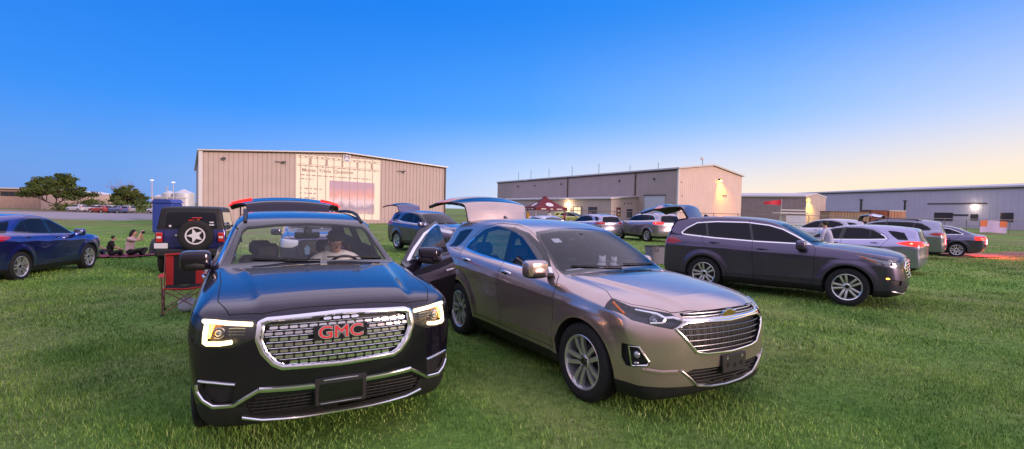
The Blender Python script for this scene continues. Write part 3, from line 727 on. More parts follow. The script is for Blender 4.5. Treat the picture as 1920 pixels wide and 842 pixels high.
def car(key,name,label,cat,pos,pm,h=.05,group=None,roll=0.,glass=None,hatch=None,door=None,interior=False,inner=False,
        tail_lit=False,head_lit=False,wheels=('five_double',.225),rails=False,mir=(-.62,1.10,.985,1.),trimcol=None,scale=None,fold=0,fin=False,plates=True,wheelz=None,handle_m=None,black_trim=None,steer=0.):
    K=get_skin(key,h);sh=K.sh;fe=FE[key];sp=SH[key]
    root=empty(name,(pos[0],pos[1],0),math.radians(pos[2])); tag(root,label,cat,group)
    if roll: root.rotation_euler=(math.radians(roll),0,math.radians(pos[2]))
    if scale: root.scale=scale
    sg_g,ws_g,rw_g=glass or (GDK,GDK,GDK)
    mats={0:pm,1:black_trim or BLK,2:trimcol or CHR,9:SEAM,11:GBL,99:TRIM}
    okm=np.isin(K.mat,[0,1,2,9,11])
    names={0:'body',1:'hood',2:'front_door',3:'front_door',4:'rear_door',5:'rear_door',6:'tailgate'}
    org={}; obj={}
    xh,zl,_=fe['gate']; zt=sh.top([(xh,0)])[0][2]
    for p,nm in names.items():
        mk_=okm&(K.panel==p)
        if not mk_.any(): continue
        V,N,F,fm=K.extract(mk_); o=(0,0,0)
        if p==6: o=(xh,0,zt-.02)
        if p in(2,3): s_=1 if p==2 else -1; o=(fe['fd'][0][0]-.01,s_*(sh.W-.06),.7)
        if inner or (p==6 and hatch) or (p in(2,3) and door and door[0]==p):
            V,N,F,fm=inner_shell(V,N,F,.035 if p!=6 else .05,True,fm,99)
        if p==0:
            V,N,F,fm=np.asarray(V),N,F,fm
        obj[p]=skin_obj(nm,V,N,F,fm,mats,root,o);org[p]=o
    def piece(mask,nm,par,m,panel,t=0,im=None):
        if not mask.any(): return None
        V,N,F,fm=K.extract(mask); fm=[0]*len(F); o=org.get(panel,(0,0,0))
        if t: V,N,F,fm=inner_shell(V,N,F,t,True,fm,0)
        q=skin_obj(nm,V,N,F,[0]*len(F),{0:m},par,(0,0,0)) 
        # vertices are in car space: shift into the parent's frame
        if par is not root:
            for v in q.data.vertices: v.co-=Vector(o)
        return q
    cy=K.V[K.F].mean(1)[:,1]; cx=K.V[K.F].mean(1)[:,0]
    sides=((cy>0),(cy<=0))
    for p in (2,3,4,5,6,0):
        par=obj.get(p,root)
        sub_root=par if p else root
        for sd in sides:
            msk=(K.mat==3)&(K.panel==p)&sd
            if msk.any():
                piece(msk,'window',sub_root,sg_g if p in(2,3) else (rw_g if not inner else sg_g),p)
    for sd in sides: piece((K.mat==15)&sd,'quarter_window',root,rw_g if not inner else GDK,0)
    piece(K.mat==4,'windshield',root,ws_g,0)
    piece(K.mat==5,'rear_window',obj.get(6,root),rw_g,6)
    for sd in sides:
        for p in (0,6):
            msk=(K.mat==7)&sd&(K.panel==p)
            if msk.sum()>2:
                tl_=piece(msk,'tail_light',obj[6] if p==6 else root,REDE if tail_lit else REDL,p,.02)
                if tail_lit and p==0:
                    cc=K.V[K.F[msk]].mean((0,1));b=MB();b.ball(tuple(cc+sh.normal(cc[None])[0]*.0),(.05,.05,.035),REDB,6,10);b.build('bulb_glow',tl_)
    # head lamps
    for si,sd in enumerate(sides):
        sg=1 if si==0 else -1
        msk=(K.mat==6)&sd
        if not msk.any(): continue
        V,N,F,fm=K.extract(msk)
        if h<.03:
            V2,N2,F2,m2=inner_shell(V,N,F,.045,False,[0]*len(F),1)
            hl=skin_obj('headlight',V2,N2,F2,m2,{0:REFD,1:REFL if key=='highlander' else REFD},root)
            skin_obj('lens',V,N,F,[0]*len(F),{0:LENS},hl)
        else:
            hl=skin_obj('headlight',V,N,F,[0]*len(F),{0:mat('far_headlight',(.55,.57,.6),.15,.4,coat=1)},root)
        obj['hl',sg]=hl
    # grille openings
    for mi,nm in((8,'grille'),(16,'upper_grille'),(12,'lower_grille')):
        msk=K.mat==mi
        if msk.any():
            V,N,F,fm=K.extract(msk); V2,N2,F2,m2=inner_shell(V,N,F,.05,False,[0]*len(F),1)
            obj[nm]=skin_obj(nm,V2,N2,F2,m2,{0:SEAM,1:BLK},root)
    for si,sd in enumerate(sides):
        msk=(K.mat==13)&sd
        if msk.any():
            V,N,F,fm=K.extract(msk); V2,N2,F2,m2=inner_shell(V,N,F,.03,False,[0]*len(F),1)
            obj['fog',1-2*si]=skin_obj('fog_lamp_recess',V2,N2,F2,m2,{0:GBL,1:BLK},root)
    # wheel liners and underbody
    b=MB(); ar=sp['arch']
    for (wx,wz) in sh.wheels:
        for sg in(1,-1):
            G=[]
            for a in np.linspace(-.35,PI+.35,25):
                x=wx+ar*math.cos(a);z=max(sh.outline[:,1].min()+.03,wz+ar*math.sin(a)); y=float(sh.hw(np.array(x),np.array(z)))-.012
                G.append([(x,sg*y,z),(x,sg*.45,z)])
            b.grid(G,LINER,flip=sg>0)
            b.box((wx,sg*.46,.62),(2*ar,.02,.68),LINER)
    b.box((sum(w[0] for w in sh.wheels)/2,0,.24),(sp['wb']-2*ar+.1,1.5,.04),LINER);b.box((-sp['wb']/2,0,.22),(sp['wb']+1.0,.85,.05),LINER)
    b.build('underbody',root)
    st,ww=wheels
    for i,(wx,wz) in enumerate(sh.wheels):
        for sg in(1,-1):
            wheel(root,(wx,sg*(sh.W-.015-ww/2),wz-.005),sg,wz,ww,st,steer=steer if i==0 else 0.)
    # mirrors, handles
    for sg in(1,-1):
        p=2 if sg==1 else 3
        par=obj.get(p,root); o=org.get(p,(0,0,0))
        mirror_part(par,(mir[0],sg*mir[2],mir[1]),sg,pm,mir[3],origin=o,fold=(fold==sg))
        for hi,(hx,hz) in enumerate(fe['handles']):
            pp=(2 if hi==0 else 4)+(0 if sg==1 else 1)
            if pp in obj: handle(obj[pp],sh,hx,hz,sg,handle_m or pm,org[pp])
    if rails:
        for sg in(1,-1):
            P=sh.top([(x,sg*.60) for x in np.linspace(-1.35,xh+.25,9)]); b=MB()
            P[:,2]+=[.0,.032,.036,.036,.036,.036,.036,.032,.0]
            b.tube(P,.020,rails if rails is not True else BLK,8); b.build('roof_rail',root)
    if fin:
        c=sh.top([(xh+.28,0)])[0]; b=MB()
        b.prism([(-.08,0),(.07,0),(-.03,.055),(-.06,.055)],.024,frame(c+np.array([0,-.012,-.01]),(1,0,0),(0,0,1)),GBL); b.build('antenna_fin',root)
    # wipers
    b=MB()
    for y0,y1 in((-.55,.05),(.12,.66)):
        zb=fe['ws'][0][1]
        surf_tube(sh,[(y0,zb+.045),(y1,zb+.025)],.008,BLK,.012,b=b)
    b.build('wiper',root)
    if interior: cabin(root,sh,cow=fe['ws'][0][1])
    if hatch: obj[6].rotation_euler=(0,math.radians(hatch),0)
    if door: obj[door[0]].rotation_euler=(0,0,math.radians(door[1]))
    return root,obj,sh,org
# ============================================================ people
def skin_body(name,J,R,E,mats,parent=None,lvl=2,root='pelvis',matmap=None):
    """one continuous figure grown around a skeleton; E lists (joint,joint,material)"""
    me=bpy.data.meshes.new(name);ks=list(J);ix={k:i for i,k in enumerate(ks)}
    me.from_pydata([J[k] for k in ks],[(ix[a],ix[b]) for a,b,_ in E],[])
    o=bpy.data.objects.new(name,me);COL.objects.link(o)
    sk=o.modifiers.new('s','SKIN');sk.use_smooth_shade=True
    bm=bmesh.new();bm.from_mesh(me);L=bm.verts.layers.skin.verify()
    bm.verts.ensure_lookup_table()
    for k in ks:
        r=R[k];bm.verts[ix[k]][L].radius=r if hasattr(r,'__len__') else (r,r); bm.verts[ix[k]][L].use_root=(k==root)
    bm.to_mesh(me);bm.free()
    ss=o.modifiers.new('u','SUBSURF');ss.levels=lvl;ss.render_levels=lvl
    dg=bpy.context.evaluated_depsgraph_get();m2=bpy.data.meshes.new_from_object(o.evaluated_get(dg))
    bpy.data.objects.remove(o);m2.name=name
    ml=[]; 
    for *_,m in E:
        if m not in ml: ml.append(m)
    m2.materials.clear()
    for m in ml: m2.materials.append(mats[m])
    A=np.array([J[a] for a,b,_ in E],float);B=np.array([J[b] for a,b,_ in E],float);D=B-A;LL=np.maximum((D*D).sum(1),1e-9)
    RA=np.array([np.mean(R[a]) for a,b,_ in E]);RB=np.array([np.mean(R[b]) for a,b,_ in E])
    for p in m2.polygons:
        c=np.array(p.center);t=np.clip(((c-A)*D).sum(1)/LL,0,1);d=np.linalg.norm(c-A-D*t[:,None],axis=1)-(RA*(1-t)+RB*t)
        p.material_index=ml.index(E[int(np.argmin(d))][2]);p.use_smooth=True
    ob=bpy.data.objects.new(name,m2);link(ob,parent);return ob
SKN=mat('skin',(.36,.20,.13),.55,noise=.06,nscale=20,spec=.4)
SKNL=mat('skin_light',(.50,.30,.21),.55,noise=.06,nscale=20,spec=.4)
HAIR=mat('dark_hair',(.008,.006,.005),.6,noise=.4,nscale=60,bump=.6,bscale=70)
WSH=mat('white_shirt',(.62,.60,.58),.85,noise=.06,nscale=10,bump=.2,bscale=14)
PNK=mat('pale_pink_shirt',(.55,.38,.38),.85,noise=.1,nscale=30)
LAV=mat('pale_lavender_shirt',(.42,.42,.55),.85,noise=.1,nscale=30)
BLKC=mat('black_clothing',(.012,.011,.014),.85,noise=.3,nscale=20)
JEAN=mat('dark_jeans',(.02,.03,.07),.85,noise=.3,nscale=30)
EYEW=mat('eye_white',(.6,.58,.56),.3);EYED=mat('iris_dark',(.01,.008,.006),.2);LIP=mat('lips',(.30,.11,.09),.5)
def head_parts(o,C,f,u,r=.085,hair='curly',skin=SKN,hr=None):
    """face and hair on a head centred at C, looking along f with up u"""
    C=Vector(C);f=Vector(f).normalized();u=Vector(u);u=(u-f*u.dot(f)).normalized();l=u.cross(f)
    T=Matrix(((f.x,l.x,u.x,C.x),(f.y,l.y,u.y,C.y),(f.z,l.z,u.z,C.z),(0,0,0,1)))
    b=MB()
    for s in(-1,1):
        b.ball((r*.90,s*r*.36,r*.02),(r*.08,r*.13,r*.045),EYEW,6,10,T); b.ball((r*.95,s*r*.36,r*.01),(r*.05,r*.065,r*.05),EYED,6,8,T); b.ball((r*.90,s*r*.36,r*.085),(r*.10,r*.17,r*.06),skin,6,10,T)
        b.tube([T@Vector((r*.93,s*r*.16,r*.22)),T@Vector((r*1.0,s*r*.38,r*.27)),T@Vector((r*.84,s*r*.6,r*.2))],r*.04,HAIR,5)
        b.ball((0,s*r*.93,-r*.05),(r*.16,r*.09,r*.26),skin,6,8,T)
    b.ball((r*1.02,0,-r*.18),(r*.20,r*.15,r*.24),skin,6,8,T); b.ball((r*.93,0,-r*.52),(r*.10,r*.30,r*.09),LIP,6,10,T)
    b.ball((r*.80,0,-r*.80),(r*.22,r*.30,r*.2),skin,6,8,T)
    b.build('face',o)
    h=MB();rg=random.Random(int(C.x*1000))
    if hair=='curly':
        for k in range(110):
            a=rg.uniform(0,2*PI);e=rg.uniform(-.3,1.5); d=Vector((math.cos(a)*math.cos(e),math.sin(a)*math.cos(e),math.sin(e)))
            if d.x>.25 and d.z<.72: continue
            h.ball(T@(d*r*1.0+Vector((-r*.25,0,r*.30))),r*rg.uniform(.16,.30),HAIR,5,7)
        h.ball((-r*.32,0,r*.30),(r*.88,r*.98,r*.90),HAIR,8,12,T)
    else:
        h.ball((-r*.30,0,r*.30),(r*.92,r*1.0,r*.88),HAIR,8,14,T)
        rg2=random.Random(3)
        for k in range(40):
            a=rg2.uniform(-2.6,2.6)+PI;e=rg2.uniform(-.2,1.4);h.ball((-r*.28+r*.82*math.cos(a)*math.cos(e),r*.9*math.sin(a)*math.cos(e),r*.30+r*.8*math.sin(e)),r*.2,HAIR,5,6,T)
        if hair=='long':
            for s in np.linspace(-1,1,7):
                h.tube([T@Vector((-r*.7,s*r*.7,r*.5)),T@Vector((-r*1.15,s*r*.85,-r*.6)),T@Vector((-r*1.25,s*r*.9,-r*2.4)),T@Vector((-r*1.3,s*r*.7,-r*3.4))],[r*.45,r*.5,r*.42,r*.15],HAIR,6)
        if hair=='bun': h.ball((-r*1.1,0,r*.5),(r*.4,r*.4,r*.4),HAIR,6,10,T)
    h.build('hair',o)
def hand(o,W,d,n,s=1.,skin=SKN,curl=.5):
    """palm and five fingers at wrist W pointing along d, palm facing n"""
    W=Vector(W);d=Vector(d).normalized();n=Vector(n);n=(n-d*n.dot(d)).normalized();t=d.cross(n)
    T=Matrix(((d.x,t.x,n.x,W.x),(d.y,t.y,n.y,W.y),(d.z,t.z,n.z,W.z),(0,0,0,1)));b=MB()
    b.ball((.045*s,0,0),(.052*s,.040*s,.016*s),skin,8,12,T,e=.8)
    for k,(y,L) in enumerate(((-.031,.062),(-.011,.078),(.011,.084),(.031,.074))):
        P=[Vector((.082*s,y*s,0))];a=0.
        for q in (.45,.32,.23):
            a+=curl*(.9 if k<4 else .5);P.append(P[-1]+Vector((math.cos(a),0,math.sin(a)))*L*q*s)
        b.tube([T@p for p in P],[.009*s,.0088*s,.008*s,.006*s],skin,7)
    P=[Vector((.025*s,.036*s,.002)),Vector((.05*s,.062*s,.014*s)),Vector((.075*s,.064*s,.026*s))]
    b.tube([T@p for p in P],[.011*s,.0095*s,.007*s],skin,7)
    return b.build('hand',o)
# ============================================================ hero car details
def led(root,pts,r,m,name='light_strip',n=6):
    b=MB();b.tube(pts,r,m,n);return b.build(name,root)
def pt_dir(sh,o,d,off=0.):
    R=sh.hit([o],[d],4,900);N=sh.normal(R);return (R+N*off)[0]
def bars_in(sh,poly,zs,r,m,off,flat=1.,margin=.012,b=None,v=0.):
    Q=np.array(sym(poly)); b=b or MB()
    for z in zs:
        ys=np.linspace(-.8,.8,161); ok=poly_sdf(Q,ys,np.full(161,z)+v*np.abs(ys))<-margin
        if ok.sum()<6: continue
        y=ys[ok]; L=[(q,z+v*abs(q)) for q in np.linspace(y.min(),y.max(),25)]
        surf_tube(sh,L,r,m,off,flat,b=b,nsub=1)
    return b
def black_suv():
    pm=paint('midnight_black',(.020,.016,.030),.7,.17,.7)
    r,o,sh,g=car('acadia','black_suv','large black suv with glowing headlights, chrome grille, open driver door and raised tailgate','suv',
        (-1.655,4.36,-61.6),pm,.020,roll=.2,glass=(GLT,GLC,GRW),hatch=82,door=(2,-47),interior=True,inner=True,rails=True,mir=(-.86,1.23,1.01,1.0),group=None,handle_m=CHR)
    fe=FE['acadia']
    # grille: chrome surround and studded mesh
    G=fe['grl'];P=sym(G);gr=o['grille']
    b=surf_tube(sh,P,.020,CHR,.004,.8,True,5); b.build('grille_surround',gr)
    P2=[(y*.955,.83+(z-.83)*.93) for y,z in P]; surf_tube(sh,P2,.009,CHR,-.006,1,True,5).build('grille_inner_ring',gr)
    Q=np.array(P2);b=MB(); rows=np.arange(.685,.99,.040)
    for i,z in enumerate(rows):
        y0=-.56+(i%2)*.0315
        ys=np.arange(y0,.56,.063); ok=poly_sdf(Q,ys,np.full(len(ys),z))<-.018
        ok&=~((np.abs(ys)<.19)&(abs(z-.868)<.055))
        ys=ys[ok]
        if not len(ys): continue
        S=sh.front([(y,z) for y in ys],-.020);N=sh.normal(S)
        for p,n in zip(S,N):
            T=frame(p,Vector((0,1,0))-Vector(n)*n[1],tuple(Vector((0,0,1))-Vector(n)*n[2]))
            b.prism([(-.029,0),(-.020,.0095),(.020,.0095),(.029,0),(.020,-.0095),(-.020,-.0095)],.012,T,CHR)
    bars_in(sh,[(a*.955,.83+(c-.83)*.93) for a,c in G],[z+.020 for z in rows],.0028,CHR,-.020,b=b)
    b.build('grille_mesh',gr)
    # badge
    c=sh.front([(0,.868)],.004)[0];n=sh.normal(c[None])[0];T=frame(c,(0,1,0),tuple(Vector((0,0,1))-Vector(n)*n[2]))
    b=MB();b.box((0,0,-.008),(.37,.105,.016),GBL,.006,T=T);b.build('badge_plate',gr)
    text_obj('badge_edge','GMC',.118,T@Matrix.Translation((0,-.002,.001))@Matrix.Diagonal((1.18,1,1,1)),CHR,gr,.004,.006)
    text_obj('badge_letters','GMC',.118,T@Matrix.Translation((0,-.002,.007))@Matrix.Diagonal((1.18,1,1,1)),PLASTIC_RED,gr,.004,.0)
    # head lamps
    for sg in(1,-1):
        hl=o['hl',sg]
        A=sh.front([(sg*.565,.955),(sg*.70,.962),(sg*.80,.968),(sg*.86,.966)],-.010)
        Bp=[pt_dir(sh,(1.2,sg*1.25,z),(-.55,-sg*.47,0),-.010) for z in (.955,.90,.85,.825)]
        Cp=sh.front([(sg*.84,.818),(sg*.76,.824),(sg*.69,.838)],-.010)
        led(hl,list(A)+list(Bp)+list(Cp),.016,WHL,n=8)
        D=[pt_dir(sh,(.75,sg*1.6,z),(0,-sg,0),-.012) for z in (.96,.91,.86)]
        led(hl,D,.012,AMBL,'side_marker')
        b=MB()
        p=sh.front([(sg*.78,.893)],-.035)[0];T=frame(p,(1,0,0));b.lathe([(-.03,.040),(.006,.040),(.010,.034),(.010,.030)],T,REFL,20,False);b.ball(p,(.030,.028,.028),PROJ,8,14)
        for k,zz in enumerate((.885,.905,.925)):
            S=sh.front([(sg*.61,zz),(sg*.67,zz+.002),(sg*.71,zz-.002)],-.022);b.tube(S,.006,REFL)
        p=sh.front([(sg*.87,.88)],-.04)[0];b.ball(p,(.02,.026,.026),REFL,6,10)
        b.build('projector',hl)
    # chrome mouldings of the bumper
    lo=o.get('lower_grille')
    for s in(1,-1):
        b=surf_tube(sh,[(s*.17,.502),(s*.3,.505),(s*.52,.515)],.019,CHR,.006,.7)
        surf_tube(sh,[(s*.52,.515),(s*.60,.465),(s*.67,.415),(s*.79,.400),(s*.85,.435),(s*.885,.49),(s*.89,.54)],.014,CHR,.006,.8,b=b)
        b.build('bumper_moulding',r)
        surf_tube(sh,[(s*.66,.560),(s*.78,.568),(s*.875,.566)],.009,CHR,.006).build('fog_recess_moulding',r)
    b=surf_tube(sh,[(-.62,.325),(-.50,.292),(-.25,.268),(0,.262),(.25,.268),(.50,.292),(.62,.325)],.011,CHR,.008);b.build('lower_moulding',r)
    b=bars_in(sh,fe['low'],np.arange(.345,.46,.026),.005,BLK,-.015)
    for y in np.arange(-.56,.57,.05): surf_tube(sh,[(y,.34),(y+.02,.44)],.004,BLK,-.018,b=b)
    b.build('intake_mesh',lo)
    # plate bracket
    c=sh.front([(0,.455)],.010)[0];b=MB();T=frame(c,(0,1,0),(0,0,1))
    b.box((0,0,0),(.36,.20,.03),BLK,.01,T=T);b.box((0,.0,.016),(.30,.13,.006),GBL,.003,T=T)
    b.box((-.0,.083,.017),(.24,.010,.006),SAT,.003,T=T);b.box((.0,-.080,.017),(.28,.006,.006),SAT,.002,T=T);b.build('plate_bracket',r)
    # door top chrome and the trim on the open door
    gate=o[6]
    # lit tail lamps on the raised gate
    for ch in [c for c in gate.children if c.name.startswith('tail_light')]:
        ch.data.materials[0]=REDE
    for sg in (1,-1):
        x0,z0=g[6][0],g[6][2]
        P=sh.rear([(sg*.50,1.15),(sg*.58,1.15),(sg*.68,1.14),(sg*.78,1.12)],.010)-np.array([x0,0,z0])
        led(gate,P,.017,REDE,'tail_light_strip',8)
    # gas struts between raised gate and roof
    for sg in(1,-1): b=MB();b.tube([(-3.66,sg*.66,1.45),(-3.80,sg*.66,1.55),(-4.02,sg*.66,1.75)],.012,DKM);b.build('gas_strut',r)
    # hanging air freshener and pillar belts
    b=MB();b.tube([(-1.24,.0,1.43),(-1.24,.0,1.34)],.0025,BLK,4);b.prism([(-.022,-.05),(.022,-.05),(.03,.02),(0,.055),(-.03,.02)],.006,frame((-1.24,0,1.27),(0,1,0),(0,0,1)),mat('freshener_blue',(.12,.22,.35),.6))
    f=b.build('air_freshener',None);tag(f,'small blue air freshener hanging from the mirror of the black suv','air freshener')
    f.parent=None;f.matrix_world=Matrix.Translation((-1.655,4.36,0))@Matrix.Rotation(math.radians(-61.6),4,'Z')@Matrix.Rotation(math.radians(.2),4,'X')
    return r,o,sh,g
def driver(T0):
    J=dict(pelvis=(-1.72,.37,.60),belly=(-1.70,.37,.78),chest=(-1.68,.37,.98),upper=(-1.69,.365,1.10),neck=(-1.655,.36,1.20),chin=(-1.615,.355,1.255),head=(-1.615,.35,1.325),crown=(-1.635,.35,1.395),
        shl=(-1.68,.60,1.10),ell=(-1.50,.68,.90),wrl=(-1.26,.55,1.03),shr=(-1.68,.13,1.10),elr=(-1.56,-.02,.88),wrr=(-1.33,.10,.93),
        hipl=(-1.62,.47,.57),knl=(-1.22,.50,.62),anl=(-1.0,.50,.34),hipr=(-1.62,.27,.57),knr=(-1.22,.25,.62),anr=(-1.0,.25,.34))
    R=dict(pelvis=(.17,.19),belly=(.18,.22),chest=(.165,.215),upper=(.12,.17),neck=(.062,.062),chin=(.060,.060),head=(.083,.083),crown=(.062,.062),
        shl=.090,ell=.062,wrl=.036,shr=.090,elr=.062,wrr=.036,hipl=.11,knl=.075,anl=.05,hipr=.11,knr=.075,anr=.05)
    E=[('pelvis','belly','c'),('belly','chest','c'),('chest','upper','c'),('upper','neck','s'),('neck','chin','s'),('chin','head','s'),('head','crown','s'),
       ('upper','shl','c'),('shl','ell','c'),('ell','wrl','s'),('upper','shr','c'),('shr','elr','c'),('elr','wrr','s'),('pelvis','hipl','p'),('hipl','knl','p'),('knl','anl','p'),('pelvis','hipr','p'),('hipr','knr','p'),('knr','anr','p')]
    o=skin_body('person',J,R,E,{'c':WSH,'s':SKN,'p':BLKC})
    head_parts(o,(-1.605,.35,1.335),(.80,.22,-.48),(0,0,1),.088,'curly')
    hand(o,(-1.26,.55,1.03),(.75,-.30,.25),(.2,-.9,.1),1,SKN,.7);hand(o,(-1.33,.10,.93),(.7,.35,.2),(.2,.9,.1),1,SKN,.7)
    o.matrix_world=T0; tag(o,'person with curly dark hair in white shirt at the wheel of the black suv','person');return o
def champagne_suv():
    pm=paint('champagne',(.53,.42,.385),.78,.21,.5)
    r,o,sh,g=car('equinox','champagne_suv','champagne beige suv with gold badge on its chrome grille, right beside the black suv','suv',
        (1.44,5.03,-59.2),pm,.020,glass=(GLT,GLS,GRW),hatch=80,interior=True,inner=True,fin=True,mir=(-.62,1.165,1.02,1.0),handle_m=CHR,fold=1)
    fe=FE['equinox'];gr=o['grille'];G=fe['grl']
    surf_tube(sh,sym(G),.0115,CHR,.006,.8,True,5).build('grille_surround',gr)
    b=bars_in(sh,G,[.805,.757,.709,.661,.62],.0055,mat('grey_bar',(.30,.29,.31),.3,1.),-.018,.9,.0);
    for y in np.arange(-.45,.46,.075): surf_tube(sh,[(y,.61),(y,.83)],.004,BLK,-.035,b=b)
    b.build('grille_bars',gr)
    ug=o['upper_grille']
    b=bars_in(sh,fe['upg'],[.905,.928],.006,SAT,-.010,1,.002);b.build('upper_bars',ug)
    surf_tube(sh,[(-.50,.878),(-.25,.874),(0,.872),(.25,.874),(.50,.878)],.014,CHR,.004,.8).build('centre_moulding',ug)
    c=sh.front([(0,.905)],.012)[0];T=frame(c,(0,1,0),(.25,0,1));b=MB()
    bow=[(-.085,-.022),(-.038,-.022),(-.030,-.040),(.045,-.040),(.038,-.022),(.078,-.022),(.092,.022),(.038,.022),(.030,.040),(-.045,.040),(-.038,.022),(-.092+.02,.022)]
    b.prism([(x*1.08,y*1.08) for x,y in bow],.010,T,CHR);b.prism([(x*.95,y*.9) for x,y in bow],.014,T,GOLD);b.build('badge',gr)
    for sg in(1,-1):
        hl=o['hl',sg];b=MB();b2=MB()
        p=sh.front([(sg*.70,.885)],-.040)[0];T=frame(p,(1,sg*.3,0));b.lathe([(-.03,.046),(.006,.046),(.012,.040),(.012,.034)],T,REFL,20,False);b.ball(p,(.032,.032,.032),PROJ,8,14)
        b.build('projector',hl)
        surf_tube(sh,[(sg*.77,.945),(sg*.66,.925),(sg*.62,.895),(sg*.66,.855),(sg*.74,.85)],.012,CHR,-.008,b=b2)
        surf_tube(sh,[(sg*.63,.895),(sg*.56,.900),(sg*.52,.885)],.014,CHR,-.010,b=b2)
        b2.build('light_guide',hl)
        P=[pt_dir(sh,(x,sg*1.6,z),(0,-sg,0),-.006) for x,z in ((.33,.975),(.42,.94),(.50,.905))]
        led(hl,P,.014,AMB,'side_marker')
        fg=o.get(('fog',sg))
        if fg:
            F=[(sg*a,c_) for a,c_ in fe['fog']]; F=[(sg*min(.885,abs(a)),c_) for a,c_ in F]
            S=np.array([pt_dir(sh,(1.2,a*1.0,c_),(-1,0,0),.002) for a,c_ in [(sg*.865,.655),(sg*.845,.49),(sg*.775,.51),(sg*.765,.54),(sg*.82,.65)]])
            b=MB();b.tube(S,.009,CHR,8,True);b.build('fog_surround',fg)
            p=S.mean(0)+np.array([-.02,0,.02]);b=MB();b.ball(p,(.03,.034,.034),PROJ,8,12);b.ball(p+np.array([0,0,-.07]),(.02,.035,.016),REFL,6,10);b.build('fog_lamp',fg)
    for sg in(1,-1): surf_tube(sh,[(sg*.80,.470),(sg*.68,.455),(sg*.56,.462)],.020,pm,-.004,.8).build('bumper_ledge',r)
    lo=o['lower_grille']
    surf_tube(sh,[(-.53,.47),(-.44,.40),(-.37,.335),(-.2,.305),(0,.295),(.2,.305),(.37,.335),(.44,.40),(.53,.47)],.010,SAT,.006,b=None).build('skid_moulding',lo)
    b=bars_in(sh,fe['low'],np.arange(.335,.46,.028),.005,BLK,-.015);b.build('intake_bars',lo)
    c=sh.front([(.03,.49)],.014)[0];b=MB();T=frame(c,(0,1,0),(0,0,1));b.box((0,0,0),(.32,.16,.022),BLK,.008,T=T)
    for x in(-.10,.10): b.lathe([(0,.014),(.003,.014),(.003,0)],T@Matrix.Translation((x,.05,.010))@Matrix.Rotation(-PI/2,4,'Y'),SAT,12)
    for x,y in((-.09,-.01),(0,-.02),(.09,-.01)): b.lathe([(0,.022),(.002,.022),(.002,0)],T@Matrix.Translation((x,y,.010))@Matrix.Rotation(-PI/2,4,'Y'),SEAM,12)
    b.build('plate_bracket',r)
    # windshield sticker
    S=sh.front([(-.47,1.40),(-.47,1.44),(-.37,1.445),(-.37,1.405)],-.008);b=MB();b.add(S,[(0,1,2,3)],PLATE,False);b.build('windshield_sticker',r)
    # papers and two soft toys on the dashboard
    def on_dash(ob): ob.matrix_world=Matrix.Translation((1.44,5.03,0))@Matrix.Rotation(math.radians(-59.2),4,'Z')
    WP=mat('paper',(.6,.62,.68),.8);WT=mat('white_plush',(.55,.53,.58),.95,bump=.4,bscale=60)
    b=MB();b.box((-.78,-.30,1.10),(.22,.30,.006),WP,.002,rz=.3);b.box((-.72,-.10,1.103),(.18,.22,.006),WP,.002,rz=-.2)
    q=b.build('paper_sheets');on_dash(q);tag(q,'loose white papers on the dashboard of the champagne suv','papers')
    for y,s in((.02,1.),(.20,.8)):
        b=MB();b.ball((-.80,y,1.14),(.05*s,.055*s,.045*s),WT);b.ball((-.79,y,1.14+.065*s),(.04*s,.045*s,.04*s),WT)
        for e in(-1,1): b.ball((-.79,y+e*.035*s,1.14+.10*s),(.014,.016,.018),WT,6,8);b.ball((-.76,y+e*.045*s,1.125),(.02,.018,.018),WT,6,8)
        q=b.build('plush_toy');on_dash(q);tag(q,'larger white plush toy on the dashboard of the champagne suv' if s==1 else 'smaller white plush toy on the dashboard of the champagne suv','toy','plush toys on the dashboard')
    return r,o,sh,g
def slate_suv():
    pm=paint('slate',(.095,.08,.14),.7,.26,.6)
    r,o,sh,g=car('highlander','slate_suv','dark slate three-row suv parked side-on at right with chrome window line and tailgate raised','suv',
        (7.24,10.5,-39.3),pm,.026,glass=(GDK,GLS,GDK),hatch=70,fin=True,mir=(-.80,1.16,1.04,1.05),wheels=('five_double',.235),interior=True,inner=True)
    gr=o['grille'];fe=FE['highlander']
    surf_tube(sh,sym(fe['grl']),.016,CHR,.004,.8,True,5).build('grille_surround',gr)
    bars_in(sh,fe['grl'],[.665,.73,.79,.85],.017,CHR,-.006,.8,.0).build('grille_bars',gr)
    lo=o['lower_grille'];bars_in(sh,fe['low'],np.arange(.37,.5,.035),.006,BLK,-.012).build('intake_bars',lo)
    b=surf_tube(sh,[(-.86,.36),(-.6,.305),(0,.285),(.6,.305),(.86,.36)],.016,SAT,.006);b.build('lower_moulding',r)
    for sg in(1,-1):
        hl=o['hl',sg];P=[pt_dir(sh,(x,sg*1.6,z),(0,-sg,0),-.004) for x,z in ((.20,.995),(.34,.945),(.46,.895))]
        led(hl,P,.012,AMB,'side_marker')
        b=MB();p=pt_dir(sh,(.75,sg*1.4,.88),(-.4,-sg,0),-.04);b.ball(p,.035,PROJ,8,12);p=pt_dir(sh,(.95,sg*1.4,.88),(-.4,-sg,0),-.04);b.ball(p,.03,REFL,8,12);b.build('projector',hl)
    b=MB();p=pt_dir(sh,(.64,-1.6,.60),(0,1,0),.0);b.ball(p,(.03,.008,.012),AMBL,6,8);b.build('side_reflector',r)
    return r,o,sh,g
